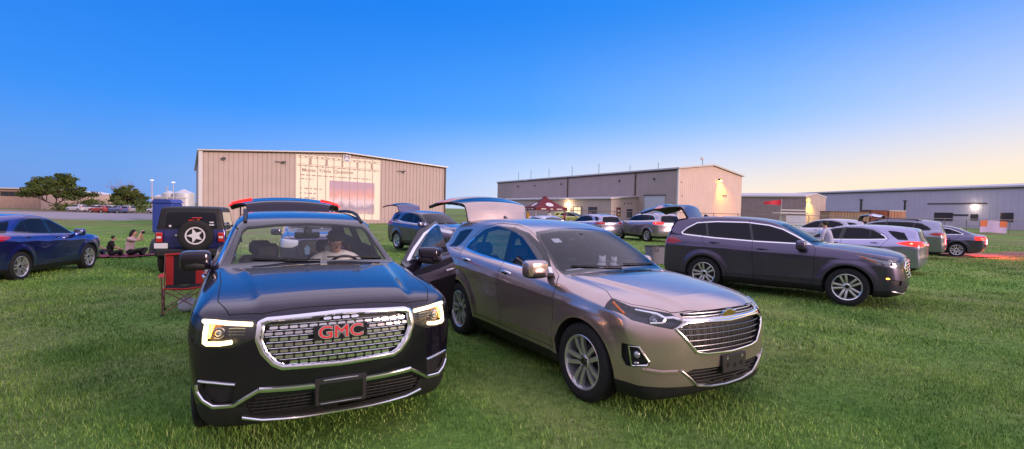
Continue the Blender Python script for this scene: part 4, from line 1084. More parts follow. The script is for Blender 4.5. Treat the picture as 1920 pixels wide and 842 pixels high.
def look_camera():
    cd=bpy.data.cameras.new('camera');cam=bpy.data.objects.new('camera',cd);COL.objects.link(cam);SC.camera=cam
    cd.sensor_width=36.;cd.lens=930/1920*36;cd.clip_end=3000;cd.clip_start=.05
    p,r=math.radians(-1.75),math.radians(1.25)
    R=Vector((1,0,0));F=Vector((0,math.cos(p),math.sin(p)));U=Vector((0,-math.sin(p),math.cos(p)))
    X=R*math.cos(r)+U*math.sin(r);Y=-R*math.sin(r)+U*math.cos(r);Z=-F
    cam.matrix_world=Matrix(((X.x,Y.x,Z.x,0),(X.y,Y.y,Z.y,0),(X.z,Y.z,Z.z,1.765),(0,0,0,1)))
# ============================================================ dusk sky: deep blue in view, afterglow to the right, pink belt behind the viewer and lavender zenith brightened as fill light
w=bpy.data.worlds.new('World');SC.world=w;w.use_nodes=True;nt=w.node_tree;nt.nodes.clear()
ND=lambda t,**k:(lambda n:[setattr(n,a,b) for a,b in k.items()] and n or n)(nt.nodes.new(t))
LK=nt.links.new
SUN_AZ=math.radians(80)
tc=ND('ShaderNodeTexCoord');nv=ND('ShaderNodeVectorMath',operation='NORMALIZE');LK(tc.outputs['Generated'],nv.inputs[0])
sx=ND('ShaderNodeSeparateXYZ');LK(nv.outputs[0],sx.inputs[0])
def math_(op,a,b=None,clamp=False):
    n=ND('ShaderNodeMath',operation=op,use_clamp=clamp)
    for i,v in enumerate((a,b)):
        if v is None: continue
        if isinstance(v,(int,float)): n.inputs[i].default_value=v
        else: LK(v,n.inputs[i])
    return n.outputs[0]
hl=math_('MAXIMUM',math_('SQRT',math_('SUBTRACT',1.0,math_('MULTIPLY',sx.outputs[2],sx.outputs[2]))),.001)
dt=ND('ShaderNodeVectorMath',operation='DOT_PRODUCT');LK(nv.outputs[0],dt.inputs[0]);dt.inputs[1].default_value=(math.sin(SUN_AZ),math.cos(SUN_AZ),0)
az=math_('DIVIDE',dt.outputs[1],hl)          # -1 away from the glow .. 1 towards it
a01=math_('ADD',math_('MULTIPLY',az,.5),.5,True)
def ramp(fac,stops,ip='EASE'):
    r=ND('ShaderNodeValToRGB');r.color_ramp.interpolation='LINEAR';e=r.color_ramp.elements
    while len(e)<len(stops): e.new(.5)
    for k,(p,c) in enumerate(stops): e[k].position=p;e[k].color=(*c,1)
    LK(fac,r.inputs[0]);return r.outputs[0]
def mixc(f,a,b):
    m=ND('ShaderNodeMix',data_type='RGBA')
    LK(f,m.inputs[0])
    for s,v in ((6,a),(7,b)):
        if isinstance(v,tuple): m.inputs[s].default_value=(*v,1)
        else: LK(v,m.inputs[s])
    return m.outputs[2]
back=math_('MULTIPLY',sx.outputs[1],-1.0,True)   # behind the viewer
hor=ramp(a01,[(0,(.10,.25,.66)),(.26,(.14,.32,.76)),(.46,(.36,.52,.86)),(.60,(.66,.72,.88)),(.76,(.95,.80,.68)),(.90,(1.05,.76,.46)),(1,(1.05,.66,.34))])
mid=ramp(a01,[(0,(.01,.19,.74)),(.35,(.025,.26,.90)),(.6,(.09,.36,.95)),(.8,(.28,.50,.95)),(.97,(.62,.64,.78))])
top=ramp(a01,[(0,(.0,.14,.68)),(.5,(.0,.19,.80)),(1,(.02,.25,.84))])
zen=(1.0,.88,1.2)
el=sx.outputs[2]
def mr(v,a,b):
    n=ND('ShaderNodeMapRange');n.interpolation_type='SMOOTHSTEP';LK(v,n.inputs[0]);n.inputs[1].default_value=a;n.inputs[2].default_value=b;return n.outputs[0]
c=mixc(mr(el,-.01,.20),hor,mid);c=mixc(mr(el,.10,.40),c,top);c=mixc(mr(el,.395,.53),c,zen)
pink=ramp(el,[(0,(.30,.22,.27)),(.22,(.58,.45,.54)),(.50,(.90,.80,1.12)),(1,(.92,.80,1.16))])
c=mixc(mr(back,-.02,.6),c,pink)
c=mixc(mr(el,-.06,-.005),(.05,.07,.05),c)
b1=ND('ShaderNodeBackground');LK(c,b1.inputs[0]);b1.inputs[1].default_value=1.0
sk=ND('ShaderNodeTexSky');sk.sky_type='NISHITA';sk.sun_disc=False;sk.sun_elevation=math.radians(3);sk.sun_rotation=SUN_AZ;sk.ozone_density=3.
b2=ND('ShaderNodeBackground');LK(sk.outputs[0],b2.inputs[0]);b2.inputs[1].default_value=.05
ad=ND('ShaderNodeAddShader');LK(b1.outputs[0],ad.inputs[0]);LK(b2.outputs[0],ad.inputs[1])
ow=ND('ShaderNodeOutputWorld');LK(ad.outputs[0],ow.inputs[0])
sd=bpy.data.lights.new('sun','SUN');sd.energy=2.6;sd.angle=math.radians(16);sd.color=(1,.70,.60)
so=bpy.data.objects.new('sun',sd);COL.objects.link(so);elv=math.radians(13);saz=math.radians(122)
dv=Vector((math.sin(saz)*math.cos(elv),math.cos(saz)*math.cos(elv),math.sin(elv)))
so.rotation_euler=dv.to_track_quat('Z','Y').to_euler()
SC.view_settings.view_transform='Standard';SC.view_settings.look='None';SC.view_settings.gamma=1
SC.view_settings.exposure=.10
# ============================================================ the setting
def gz(x,y=0): return -0.024*np.clip(-np.asarray(x,float)-2.,0,38)
F_=930.;PIT=math.radians(-1.75);ROL=math.radians(1.25);HC=1.765
def px_ray(px,py):
    R=Vector((1,0,0));Fw=Vector((0,math.cos(PIT),math.sin(PIT)));U=Vector((0,-math.sin(PIT),math.cos(PIT)))
    X=R*math.cos(ROL)+U*math.sin(ROL);Y=-R*math.sin(ROL)+U*math.cos(ROL)
    return (X*(px-960)+Y*-(py-421)+Fw*F_)/F_
def at(px,py,Y):
    d=px_ray(px,py);return Vector((0,0,HC))+d*(Y/d.y)
def ground_sheet():
    def axis(n,f,far):
        a=list(np.linspace(-f,f,n));s=(2*f)/(n-1);v=f
        while v<far: s*=1.35;v+=s;a.append(v);a.insert(0,-v)
        return np.array(a)
    xs=axis(121,45,2500);ys=axis(121,45,2500)+38
    X,Y=np.meshgrid(xs,ys,indexing='ij')
    Z=gz(X)+.010*np.sin(X*1.7+Y*.6)*np.sin(Y*1.3)+.012*np.sin(X*.45-1)*np.cos(Y*.37)
    me=bpy.data.meshes.new('ground');nx,ny=X.shape
    V=np.column_stack([X.ravel(),Y.ravel(),Z.ravel()])
    i,j=np.meshgrid(np.arange(nx-1),np.arange(ny-1),indexing='ij');a=(i*ny+j).ravel()
    me.from_pydata(V.tolist(),[],np.column_stack([a,a+ny,a+ny+1,a+1]).tolist())
    me.polygons.foreach_set('use_smooth',[True]*len(me.polygons))
    m=bpy.data.materials.new('lawn');m.use_nodes=True;nt=m.node_tree;b=nt.nodes['Principled BSDF'];b.inputs['Roughness'].default_value=.95;b.inputs['Specular IOR Level'].default_value=.1
    tc=nt.nodes.new('ShaderNodeTexCoord')
    def noise(s,d=5,r=.6):
        n=nt.nodes.new('ShaderNodeTexNoise');n.inputs['Scale'].default_value=s;n.inputs['Detail'].default_value=d;n.inputs['Roughness'].default_value=r;nt.links.new(tc.outputs['Object'],n.inputs[0]);return n.outputs['Fac']
    def rmp(f,st):
        r=nt.nodes.new('ShaderNodeValToRGB');e=r.color_ramp.elements
        while len(e)<len(st): e.new(.5)
        for k,(p,c) in enumerate(st): e[k].position=p;e[k].color=(*c,1)
        nt.links.new(f,r.inputs[0]);return r.outputs[0]
    def mx(f,a,c,bl='MIX'):
        q=nt.nodes.new('ShaderNodeMix');q.data_type='RGBA';q.blend_type=bl
        if isinstance(f,float): q.inputs[0].default_value=f
        else: nt.links.new(f,q.inputs[0])
        for s,v in((6,a),(7,c)):
            if isinstance(v,tuple): q.inputs[s].default_value=(*v,1)
            else: nt.links.new(v,q.inputs[s])
        return q.outputs[2]
    base=rmp(noise(.35,8,.62),[(.34,(.09,.21,.036)),(.50,(.155,.30,.062)),(.66,(.27,.36,.11))])
    dry=rmp(noise(.09,5),[(.42,(0,0,0)),(.62,(1,1,1))])
    base=mx(dry,base,(.21,.20,.10))
    fine=rmp(noise(9.,6,.7),[(.3,(.55,.55,.55)),(.7,(1.25,1.25,1.2))])
    base=mx(1.0,base,fine,'MULTIPLY')
    nt.links.new(base,b.inputs['Base Color'])
    bp=nt.nodes.new('ShaderNodeBump');bp.inputs['Strength'].default_value=.8;bp.inputs['Distance'].default_value=.05;nt.links.new(noise(22.,6,.7),bp.inputs['Height']);nt.links.new(bp.outputs[0],b.inputs['Normal'])
    me.materials.append(m);o=bpy.data.objects.new('ground',me);link(o);tag(o,kind='structure')
def grass():
    parts=[]
    for (y0,y1,den,h0,h1,wd) in ((2.6,6.5,3600,.022,.060,.0042),(6.5,12,1300,.025,.065,.007),(12,22,300,.03,.075,.013),(22,34,45,.03,.08,.022)):
        A=1.15*(y1*y1-y0*y0)+3.2*(y1-y0);n=int(A*den); y=np.sqrt(rng.uniform(y0*y0,y1*y1,n));x=rng.uniform(-1,1,n)*(1.15*y+1.6)
        cl=.5+.5*np.sin(x*2.1+1.3*np.sin(y*1.7))*np.sin(y*2.3+np.sin(x*1.1)); k=rng.uniform(0,1,n)<.35+.65*cl
        x,y=x[k],y[k];cl=cl[k]; n=len(x); h=rng.uniform(h0,h1,n)*(.65+.5*cl);a=rng.uniform(0,2*PI,n);ln=rng.uniform(.1,.75,n)*h;b=rng.uniform(0,2*PI,n)
        z=gz(x)+.010*np.sin(x*1.7+y*.6)*np.sin(y*1.3)+.012*np.sin(x*.45-1)*np.cos(y*.37)-.004
        w=wd*rng.uniform(.6,1.3,n)
        P=np.empty((n,3,3));P[:,0]=np.column_stack([x-np.cos(a)*w,y-np.sin(a)*w,z]);P[:,1]=np.column_stack([x+np.cos(a)*w,y+np.sin(a)*w,z])
        P[:,2]=np.column_stack([x+np.cos(b)*ln,y+np.sin(b)*ln,z+h]); parts.append(P)
    P=np.concatenate(parts).reshape(-1,3);n=len(P)//3
    me=bpy.data.meshes.new('grass');me.vertices.add(n*3);me.vertices.foreach_set('co',P.ravel());me.loops.add(n*3);me.loops.foreach_set('vertex_index',np.arange(n*3,dtype=np.int32))
    me.polygons.add(n);me.polygons.foreach_set('loop_start',np.arange(0,n*3,3,dtype=np.int32));me.polygons.foreach_set('loop_total',np.full(n,3,dtype=np.int32));me.update()
    at_=me.attributes.new('tint','FLOAT','FACE');at_.data.foreach_set('value',rng.uniform(0,1,n).astype(np.float32))
    m=bpy.data.materials.new('grass_blade');m.use_nodes=True;nt=m.node_tree;b=nt.nodes['Principled BSDF'];b.inputs['Roughness'].default_value=.7;b.inputs['Specular IOR Level'].default_value=.25
    a=nt.nodes.new('ShaderNodeAttribute');a.attribute_name='tint';r=nt.nodes.new('ShaderNodeValToRGB');e=r.color_ramp.elements
    for _ in range(2): e.new(.5)
    for k,(p,c) in enumerate(((0,(.045,.12,.02)),(.5,(.14,.29,.055)),(.85,(.25,.42,.11)),(1,(.38,.47,.20)))): e[k].position=p;e[k].color=(*c,1)
    nt.links.new(a.outputs['Fac'],r.inputs[0])
    tc=nt.nodes.new('ShaderNodeTexCoord');n1=nt.nodes.new('ShaderNodeTexNoise');n1.inputs['Scale'].default_value=.75;n1.inputs['Detail'].default_value=9;n1.inputs['Roughness'].default_value=.65;nt.links.new(tc.outputs['Object'],n1.inputs[0])
    r2=nt.nodes.new('ShaderNodeValToRGB');f=r2.color_ramp.elements;f[0].position=.34;f[0].color=(.42,.60,.50,1);f[1].position=.64;f[1].color=(1.6,1.4,1.2,1);n1.inputs['Distortion'].default_value=1.2;nt.links.new(n1.outputs['Fac'],r2.inputs[0])
    mx=nt.nodes.new('ShaderNodeMix');mx.data_type='RGBA';mx.blend_type='MULTIPLY';mx.inputs[0].default_value=1;nt.links.new(r.outputs[0],mx.inputs[6]);nt.links.new(r2.outputs[0],mx.inputs[7])
    nt.links.new(mx.outputs[2],b.inputs['Base Color'])
    me.materials.append(m);o=bpy.data.objects.new('grass',me);link(o);tag(o,'short green lawn grass covering the field','grass',kind='stuff')
WALLB=mat('beige_metal_wall',(.49,.39,.36),.55,.0,noise=.05,nscale=.6,spec=.35)
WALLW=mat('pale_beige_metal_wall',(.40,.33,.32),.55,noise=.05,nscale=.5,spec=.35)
WALLG=mat('pale_grey_metal_wall',(.52,.48,.58),.55,noise=.05,nscale=.3,spec=.35)
WALLM=mat('mauve_block_wall',(.33,.26,.27),.8,noise=.08,nscale=1.)
ROOFL=mat('pale_metal_roof',(.55,.52,.52),.45,.2,noise=.05,nscale=.4)
TRIMB=mat('brown_trim',(.11,.07,.06),.6);TRIMW=mat('white_trim',(.62,.60,.62),.5)
DOORW=mat('white_roller_door',(.52,.55,.66),.5,noise=.04,nscale=2)
WIN=mat('far_window_glass',(.03,.035,.05),.08,spec=.7);WINL=mat('lit_window',(.6,.5,.3),.5,emit=(1,.78,.45),es=.9)
def ribwall(b,p0,p1,z0,zt,m,pitch=.9,dep=.05,w=.10,flip=False):
    """ribbed sheet-metal wall from p0 to p1; zt is a function of distance"""
    p0=np.array(p0,float);p1=np.array(p1,float);L=np.linalg.norm(p1-p0);d=(p1-p0)/L;n=np.array([d[1],-d[0]])
    S=[0.];O=[0.];x=pitch/2
    while x<L-w:
        S+=[x-w/2,x-w/4,x+w/4,x+w/2];O+=[0,-dep,-dep,0];x+=pitch
    S.append(L);O.append(0.)
    G=[]
    for s,o in zip(S,O):
        q=p0+d*s+n*o;G.append([(q[0],q[1],z0),(q[0],q[1],zt(s))])
    b.grid(G,m,False,flip=flip)
def wp(p0,p1,s,z,off=0.):
    p0=np.array(p0,float);p1=np.array(p1,float);d=(p1-p0)/np.linalg.norm(p1-p0);q=p0+d*s+np.array([d[1],-d[0]])*off
    return Vector((q[0],q[1],z))
def wallframe(p0,p1,s,z,off=0.):
    d=Vector((p1[0]-p0[0],p1[1]-p0[1],0));return frame(wp(p0,p1,s,z,off),d,(0,0,1))
def edge(b,a,c,r,m): b.tube([a,c],r,m,4)
def wall_lamp(parent,T,lit=None,name='wall_lamp'):
    b=MB();b.box((0,0,.12),(.35,.25,.25),DKM,.04,T=T);b.box((0,-.10,.18),(.28,.06,.16),lit or REFL,.02,T=T);return b.build(name,parent)
def warehouse():
    """big ribbed metal building the film is projected on"""
    A=np.array([-32.7,52.]);Bq=np.array([-9.2,67.3]);L=float(np.linalg.norm(Bq-A));z0=-1.0;ez,rz_=7.15,8.05;rs=14.6
    e=empty('warehouse',(*A,z0));tag(e,'large beige ribbed metal warehouse with low gable, film projected on its front wall','building')
    loc=lambda o:(setattr(o,'location',(-A[0],-A[1],-z0)),o)[1]
    top=lambda s:ez+(rz_-ez)*(s/rs if s<rs else (L-s)/(L-rs))
    d=(Bq-A)/L;n=np.array([d[1],-d[0]]);D=40.
    C_=A-n*D;E_=Bq-n*D
    b=MB();ribwall(b,A,Bq,z0,top,WALLB,.465,.05,.10)
    loc(b.build('front_wall',e))
    b=MB();ribwall(b,C_,A,z0,lambda s:ez,WALLB,.93);loc(b.build('side_wall',e))
    b=MB();ribwall(b,Bq,E_,z0,lambda s:ez,WALLB,.93);loc(b.build('side_wall',e))
    b=MB();R0=A+d*rs;o=.35
    for P,Q,za,zb in((A-d*.3,R0,ez-.02,rz_),(R0,Bq+d*.3,rz_,ez-.02)):
        P0=P+n*o;P1=Q+n*o;P2=Q-n*D;P3=P-n*D
        V=[(*P0,za+.05),(*P1,zb+.05),(*P2,zb+.05),(*P3,za+.05),(*P0,za+.17),(*P1,zb+.17),(*P2,zb+.17),(*P3,za+.17)]
        b.add(V,[(0,3,2,1),(4,5,6,7),(0,1,5,4),(1,2,6,5),(2,3,7,6),(3,0,4,7)],ROOFL,False)
    loc(b.build('roof',e))
    b=MB()
    pa,pr,pb=wp(A,Bq,-.1,ez+.02,.12),wp(A,Bq,rs,rz_+.02,.12),wp(A,Bq,L+.1,ez+.02,.12)
    b.tube([pa,pr,pb],.12,TRIMB,4); loc(b.build('gable_trim',e))
    b=MB();b.box(wp(A,Bq,0,(ez+z0)/2,.06),(.35,.35,ez-z0),TRIMW,rz=math.atan2(d[1],d[0]));loc(b.build('corner_trim',e))
    b=MB();b.box(wp(A,Bq,L,(ez+z0)/2,.06),(.16,.16,ez-z0),TRIMB,rz=math.atan2(d[1],d[0]));loc(b.build('corner_trim',e))
    for s,z in((2.1,6.5),(8.0,6.5),(22.2,6.3)):
        q=wall_lamp(e,wallframe(A,Bq,s,z,.1));loc(q)
        if s>5: b=MB();b.tube([wp(A,Bq,s-.9,z+.05,.2),wp(A,Bq,s,z,.35)],.04,DKM);q2=b.build('lamp_arm',e);loc(q2)
    # sign
    T=wallframe(A,Bq,rs+.35,7.5,.14);b=MB();b.box((0,0,0),(.85,.80,.05),mat('sign_white',(.7,.68,.72),.5),.0,T=T);sg=loc(b.build('logo_sign',e))
    q=text_obj('sign_letter','M',.78,T@Matrix.Translation((0,.08,.03))@Matrix.Diagonal((1.2,.9,1,1)),mat('navy',(.01,.02,.12),.5),sg,.005,.0)
    b=MB()
    b.box((0,-.28,.03),(.5,.07,.01),M['navy'],T=T)
    b.build('sign_caption',sg)
    # projected picture: light on the ribbed wall, carried by a thin ribbed film just in front of it
    def lit(nm,c,k,col=None):
        return mat(nm,col or (.55,.50,.42),.8,emit=c,es=k)
    CR=lit('projected_cream',(1,.80,.58),.38);MU=lit('projected_mauve',(.62,.33,.32),.30);LN=lit('projected_brown',(.5,.26,.2),.22,(.36,.27,.24))
    pp=empty('projected_picture',(0,0,0));pp.parent=e;pp.location=(-A[0],-A[1],-z0)
    def patch(b,s0,s1,za,zb,m,off,tilt=0.):
        S=[s0];O=[0.];k=math.floor((s0-.465)/.93)+1
        while .465+.93*k<s1-.07:
            x=.465+.93*k
            if x>s0+.07: S+=[x-.06,x-.03,x+.03,x+.06];O+=[0,-.05,-.05,0]
            k+=1
        S.append(s1);O.append(0.);G=[]
        for s,o_ in zip(S,O): G.append([tuple(wp(A,Bq,s,za(s) if callable(za) else za,off+o_)),tuple(wp(A,Bq,s,zb(s) if callable(zb) else zb,off+o_))])
        b.grid(G,m,False)
    tl=lambda z,k=-.018:(lambda s:z+k*(s-9.3))
    b=MB();patch(b,9.3,19.1,tl(.35,-.03),tl(7.55,-.004),CR,.02);b.build('picture_light',pp)
    b=MB()
    for za,zb in((6.30,6.37),(7.40,7.46)): patch(b,9.4,19.0,tl(za),tl(zb),LN,.035)
    for s in(10.75,12.55,14.35,16.15,17.9): patch(b,s,s+.22,tl(6.50),tl(7.22),LN,.035)
    for z in(6.50,7.22): patch(b,9.4,19.0,tl(z-.02),tl(z+.02),LN,.035)
    for s in np.arange(9.6,18.9,.62):
        for z in(6.30,7.36): patch(b,s,s+.22,tl(z-.08),tl(z+.08),LN,.045)
    b.build('film_strip_border',pp)
    for s_,w_ in((9.9,'Movie'),(11.75,'Trivia'),(13.45,'Question')): text_obj('title_word',w_,.56,wallframe(A,Bq,s_,5.80,.06)@Matrix.Diagonal((1.1,1,1,1)),LN,pp,.003,.008,'LEFT')
    b=MB();rg=random.Random(5)
    def words(s0,s1,z,hh):
        s=s0
        while s<s1:
            w_=rg.uniform(.18,.55);patch(b,s,min(s+w_,s1),tl(z-hh/2),tl(z+hh/2),LN,.04);s+=w_+.16
    words(9.8,17.9,5.25,.12);words(9.8,11.2,4.8,.12)
    for z in(3.7,3.15,2.6): words(9.8,9.9,z,.16);words(10.2,12.3 if z>3.5 else 11.5,z,.14)
    b.build('picture_text',pp)
    # inset photograph: soft sunset landscape
    m=bpy.data.materials.new('projected_photo');m.use_nodes=True;nt=m.node_tree;bs=nt.nodes['Principled BSDF'];tc=nt.nodes.new('ShaderNodeTexCoord');sp=nt.nodes.new('ShaderNodeSeparateXYZ');nt.links.new(tc.outputs['Generated'],sp.inputs[0])
    n1=nt.nodes.new('ShaderNodeTexNoise');n1.inputs['Scale'].default_value=6;n1.inputs['Detail'].default_value=6;nt.links.new(tc.outputs['Generated'],n1.inputs[0])
    ad_=nt.nodes.new('ShaderNodeMath');ad_.operation='MULTIPLY_ADD';nt.links.new(n1.outputs['Fac'],ad_.inputs[0]);ad_.inputs[1].default_value=.35;nt.links.new(sp.outputs[2],ad_.inputs[2])
    rp=nt.nodes.new('ShaderNodeValToRGB');el_=rp.color_ramp.elements
    for _ in range(3): el_.new(.5)
    for k,(p,c) in enumerate(((.15,(.55,.40,.38)),(.38,(.30,.24,.32)),(.55,(.62,.52,.56)),(.75,(.62,.32,.28)),(1.0,(.42,.28,.36)))): el_[k].position=p;el_[k].color=(*c,1)
    nt.links.new(ad_.outputs[0],rp.inputs[0]);nt.links.new(rp.outputs[0],bs.inputs['Base Color']);nt.links.new(rp.outputs[0],bs.inputs['Emission Color']);bs.inputs['Emission Strength'].default_value=.28;bs.inputs['Roughness'].default_value=.8
    b=MB();patch(b,13.0,18.4,tl(1.0,-.03),tl(4.80),m,.035);b.build('inset_photo',pp)
def hangar():
    P1=(27.2,82.);P2=(44.2,96.);P0=(-4.2,137.);P3=(12.8,151.)
    e=empty('hangar',(P1[0],P1[1],0));tag(e,'long pale hangar with roller door, low office wing and glowing lamp on its gable end','building')
    loc=lambda o:(setattr(o,'location',(-P1[0],-P1[1],0)),o)[1]
    L1=math.dist(P1,P2);L0=math.dist(P0,P1);ez,rz_=9.0,10.3;rs=L1*.5
    top=lambda s:ez+(rz_-ez)*(s/rs if s<rs else (L1-s)/(L1-rs))
    b=MB();ribwall(b,P1,P2,0,top,mat('glow_lit_metal_wall',(.66,.50,.44),.55,noise=.04,nscale=.5),.6,.03,.06);loc(b.build('gable_wall',e))  # warm dusk light on the gable painted into a paler wall colour
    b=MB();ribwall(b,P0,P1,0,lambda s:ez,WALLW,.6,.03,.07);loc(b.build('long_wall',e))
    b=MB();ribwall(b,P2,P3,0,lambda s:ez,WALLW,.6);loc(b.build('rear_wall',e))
    n=np.array([P0[0]-P1[0],P0[1]-P1[1]])/L0;d=np.array([P2[0]-P1[0],P2[1]-P1[1]])/L1
    b=MB()
    for a0,a1,za,zb in((-.3,rs,ez-.02,rz_),(rs,L1+.3,rz_,ez-.02)):
        p=np.array(P1)+d*a0-n*.4;q=np.array(P1)+d*a1-n*.4;r=q+n*(L0+.6);s=p+n*(L0+.6)
        V=[(*p,za+.05),(*q,zb+.05),(*r,zb+.05),(*s,za+.05),(*p,za+.30),(*q,zb+.30),(*r,zb+.30),(*s,za+.30)]
        b.add(V,[(0,3,2,1),(4,5,6,7),(0,1,5,4),(1,2,6,5),(2,3,7,6),(3,0,4,7)],ROOFL,False)
    loc(b.build('roof',e))
    b=MB();b.tube([wp(P0,P1,0,ez-.1,.1),wp(P0,P1,L0,ez-.1,.1)],.13,TRIMB,4);loc(b.build('eave_trim',e))
    b=MB();b.box(wp(P1,P2,0,ez/2,.05),(.25,.25,ez),TRIMW,rz=math.atan2(d[1],d[0]));loc(b.build('corner_trim',e))
    # downpipes, wall vents
    for s in(9.2,30.):
        b=MB();b.box(wp(P0,P1,L0-s-.6,ez/2,.12),(.2,.2,ez-.4),TRIMB);loc(b.build('downpipe',e))
    for s in(5.2,14.,33.,44.,52.):
        loc(wall_lamp(e,wallframe(P0,P1,L0-s,7.6,.05)))
    # roller door
    T=wallframe(P0,P1,L0-5.0,2.35,.06);b=MB();b.box((0,0,0),(4.7,4.7,.10),DOORW,T=T)
    for k in range(9): b.box((0,-2.1+k*.52,.06),(4.7,.03,.03),TRIMW,T=T)
    b.box((0,2.42,.08),(5.0,.16,.18),TRIMB,T=T);rd=loc(b.build('roller_door',e))
    # office wing
    Q1=(17.3,87.);side=(22.75,90.1)
    nd=np.array([P0[0]-P1[0],P0[1]-P1[1]])/L0
    Q0=np.array(Q1)+nd*46;
    b=MB();ribwall(b,Q0,Q1,0,lambda s:3.9,WALLB,.6,.02,.05);w1=loc(b.build('office_wing',e))
    b=MB();ribwall(b,Q1,side,0,lambda s:3.9+s*.09,WALLB,.6,.02,.05);b.build('wing_end_wall',w1)
    b=MB();rp=np.array(side)+nd*46
    o_=np.array([-.87,-.49])*.35
    V=[(*(np.array(Q1)+o_-nd*.3),3.95),(*(np.array(side)-nd*.3),4.5),(*rp,4.5),(*(Q0+o_),3.95)];V+=[(a,c,z+.22) for a,c,z in V]
    b.add(V,[(0,1,2,3),(7,6,5,4),(0,4,5,1),(1,5,6,2),(2,6,7,3),(3,7,4,0)],ROOFL,False);b.build('wing_roof',w1)
    LQ=46.
    for s,wd,zz,lt in((5.0,2.2,1.75,False),(9.6,2.2,1.75,True)):
        T=wallframe(Q0,Q1,LQ-s,zz,.04);b=MB();b.box((0,0,0),(wd,1.4,.06),WINL if lt else WIN,T=T);b.box((0,0,.04),(.06,1.4,.03),TRIMB,T=T)
        f=MB()
        for a,c,u,v in((0,.74,wd+.2,.1),(0,-.74,wd+.2,.1),(wd/2+.05,0,.1,1.5),(-wd/2-.05,0,.1,1.5)): f.box((a,c,.03),(u,v,.12),TRIMB,T=T)
        q=b.build('wing_window',w1);f.build('window_frame',q)
    T=wallframe(Q0,Q1,LQ-12.6,1.1,.04);b=MB();b.box((0,0,0),(1.2,2.2,.08),mat('lit_door',(.6,.5,.34),.5,emit=(1,.8,.5),es=.7),T=T);b.build('wing_door',w1)
    T=wallframe(Q0,Q1,LQ-12.6,3.0,.2);b=MB();b.box((0,0,.1),(.6,.5,.25),mat('porch_lamp',(1,.9,.7),.4,emit=(1,.80,.42),es=14.),.08,T=T);b.build('porch_lamp',w1)
    # red poster on the end wall and small vents
    T=wallframe(Q1,side,1.7,1.7,.04);b=MB();b.box((0,0,0),(.95,1.6,.05),mat('dark_red_poster',(.10,.012,.015),.6),T=T);b.prism([(-.28,.35),(.28,.35),(.0,-.1)],.04,T,TRIMW);b.box((0,-.45,.03),(.5,.25,.02),GOLD,T=T);b.build('poster_board',w1)
    T=wallframe(Q1,side,4.3,1.5,.04);b=MB();b.box((0,0,0),(1.3,1.5,.05),WIN,T=T);b.build('end_window',w1)
    for s in(3.1,4.0,4.7):
        T=wallframe(Q1,side,s,3.3,.05);b=MB();b.box((0,0,0),(.22,.22,.12),DKM,.03,T=T);b.build('vent',w1)
    # gable lamp with real light, plates
    T=wallframe(P1,P2,L1*.60,7.9,.15);b=MB();b.box((0,.05,.12),(.6,.35,.35),DKM,.05,T=T);b.box((0,-.12,.2),(.5,.22,.25),mat('sodium_lamp',(1,.6,.1),.4,emit=(1,.50,.05),es=55.),.05,T=T);gl=loc(b.build('gable_lamp',e))
    ld=bpy.data.lights.new('gable_light','SPOT');ld.energy=5000;ld.color=(1,.36,.02);ld.spot_size=math.radians(100);ld.spot_blend=1.;ld.shadow_soft_size=.3
    lo=bpy.data.objects.new('gable_light',ld);link(lo,gl);pw=wp(P1,P2,L1*.60,7.75,.9);lo.location=pw
    tgt=wp(P1,P2,L1*.68,3.4,0.);lo.rotation_euler=(tgt-pw).to_track_quat('-Z','Y').to_euler()
    for s,z,w_ in((L1*.70,5.2,1.6),(1.,6.9,.3),(1.3,4.6,.25)):
        T=wallframe(P1,P2,s,z,.05);b=MB();b.box((0,0,0),(w_,.10,.10),TRIMB,T=T);loc(b.build('wall_fitting',e))
    # porch light
    ld=bpy.data.lights.new('porch_light','POINT');ld.energy=260;ld.color=(1,.74,.40);ld.shadow_soft_size=.25
    lo=bpy.data.objects.new('porch_light',ld);link(lo,e);lo.location=wp(Q0,Q1,LQ-12.6,2.8,1.1)-Vector((P1[0],P1[1],0))
    # roof masts
    for s in(2.,9.,18.,27.,36.,44.,50.):
        q=wp(P0,P1,L0-s-3,ez+.2,-.6);b=MB();b.tube([q,q+Vector((0,0,2.2 if s>15 else 1.2))],.045,DKM,5);loc(b.build('roof_mast',e))
    q=wp(P1,P2,L1*.42,10.3,-1.);b=MB();b.tube([q,q+Vector((0,0,1.0))],.05,DKM,5);b.ball(q+Vector((-.1,0,1.25)),(.35,.1,.3),TRIMW,6,10);loc(b.build('roof_antenna',e))
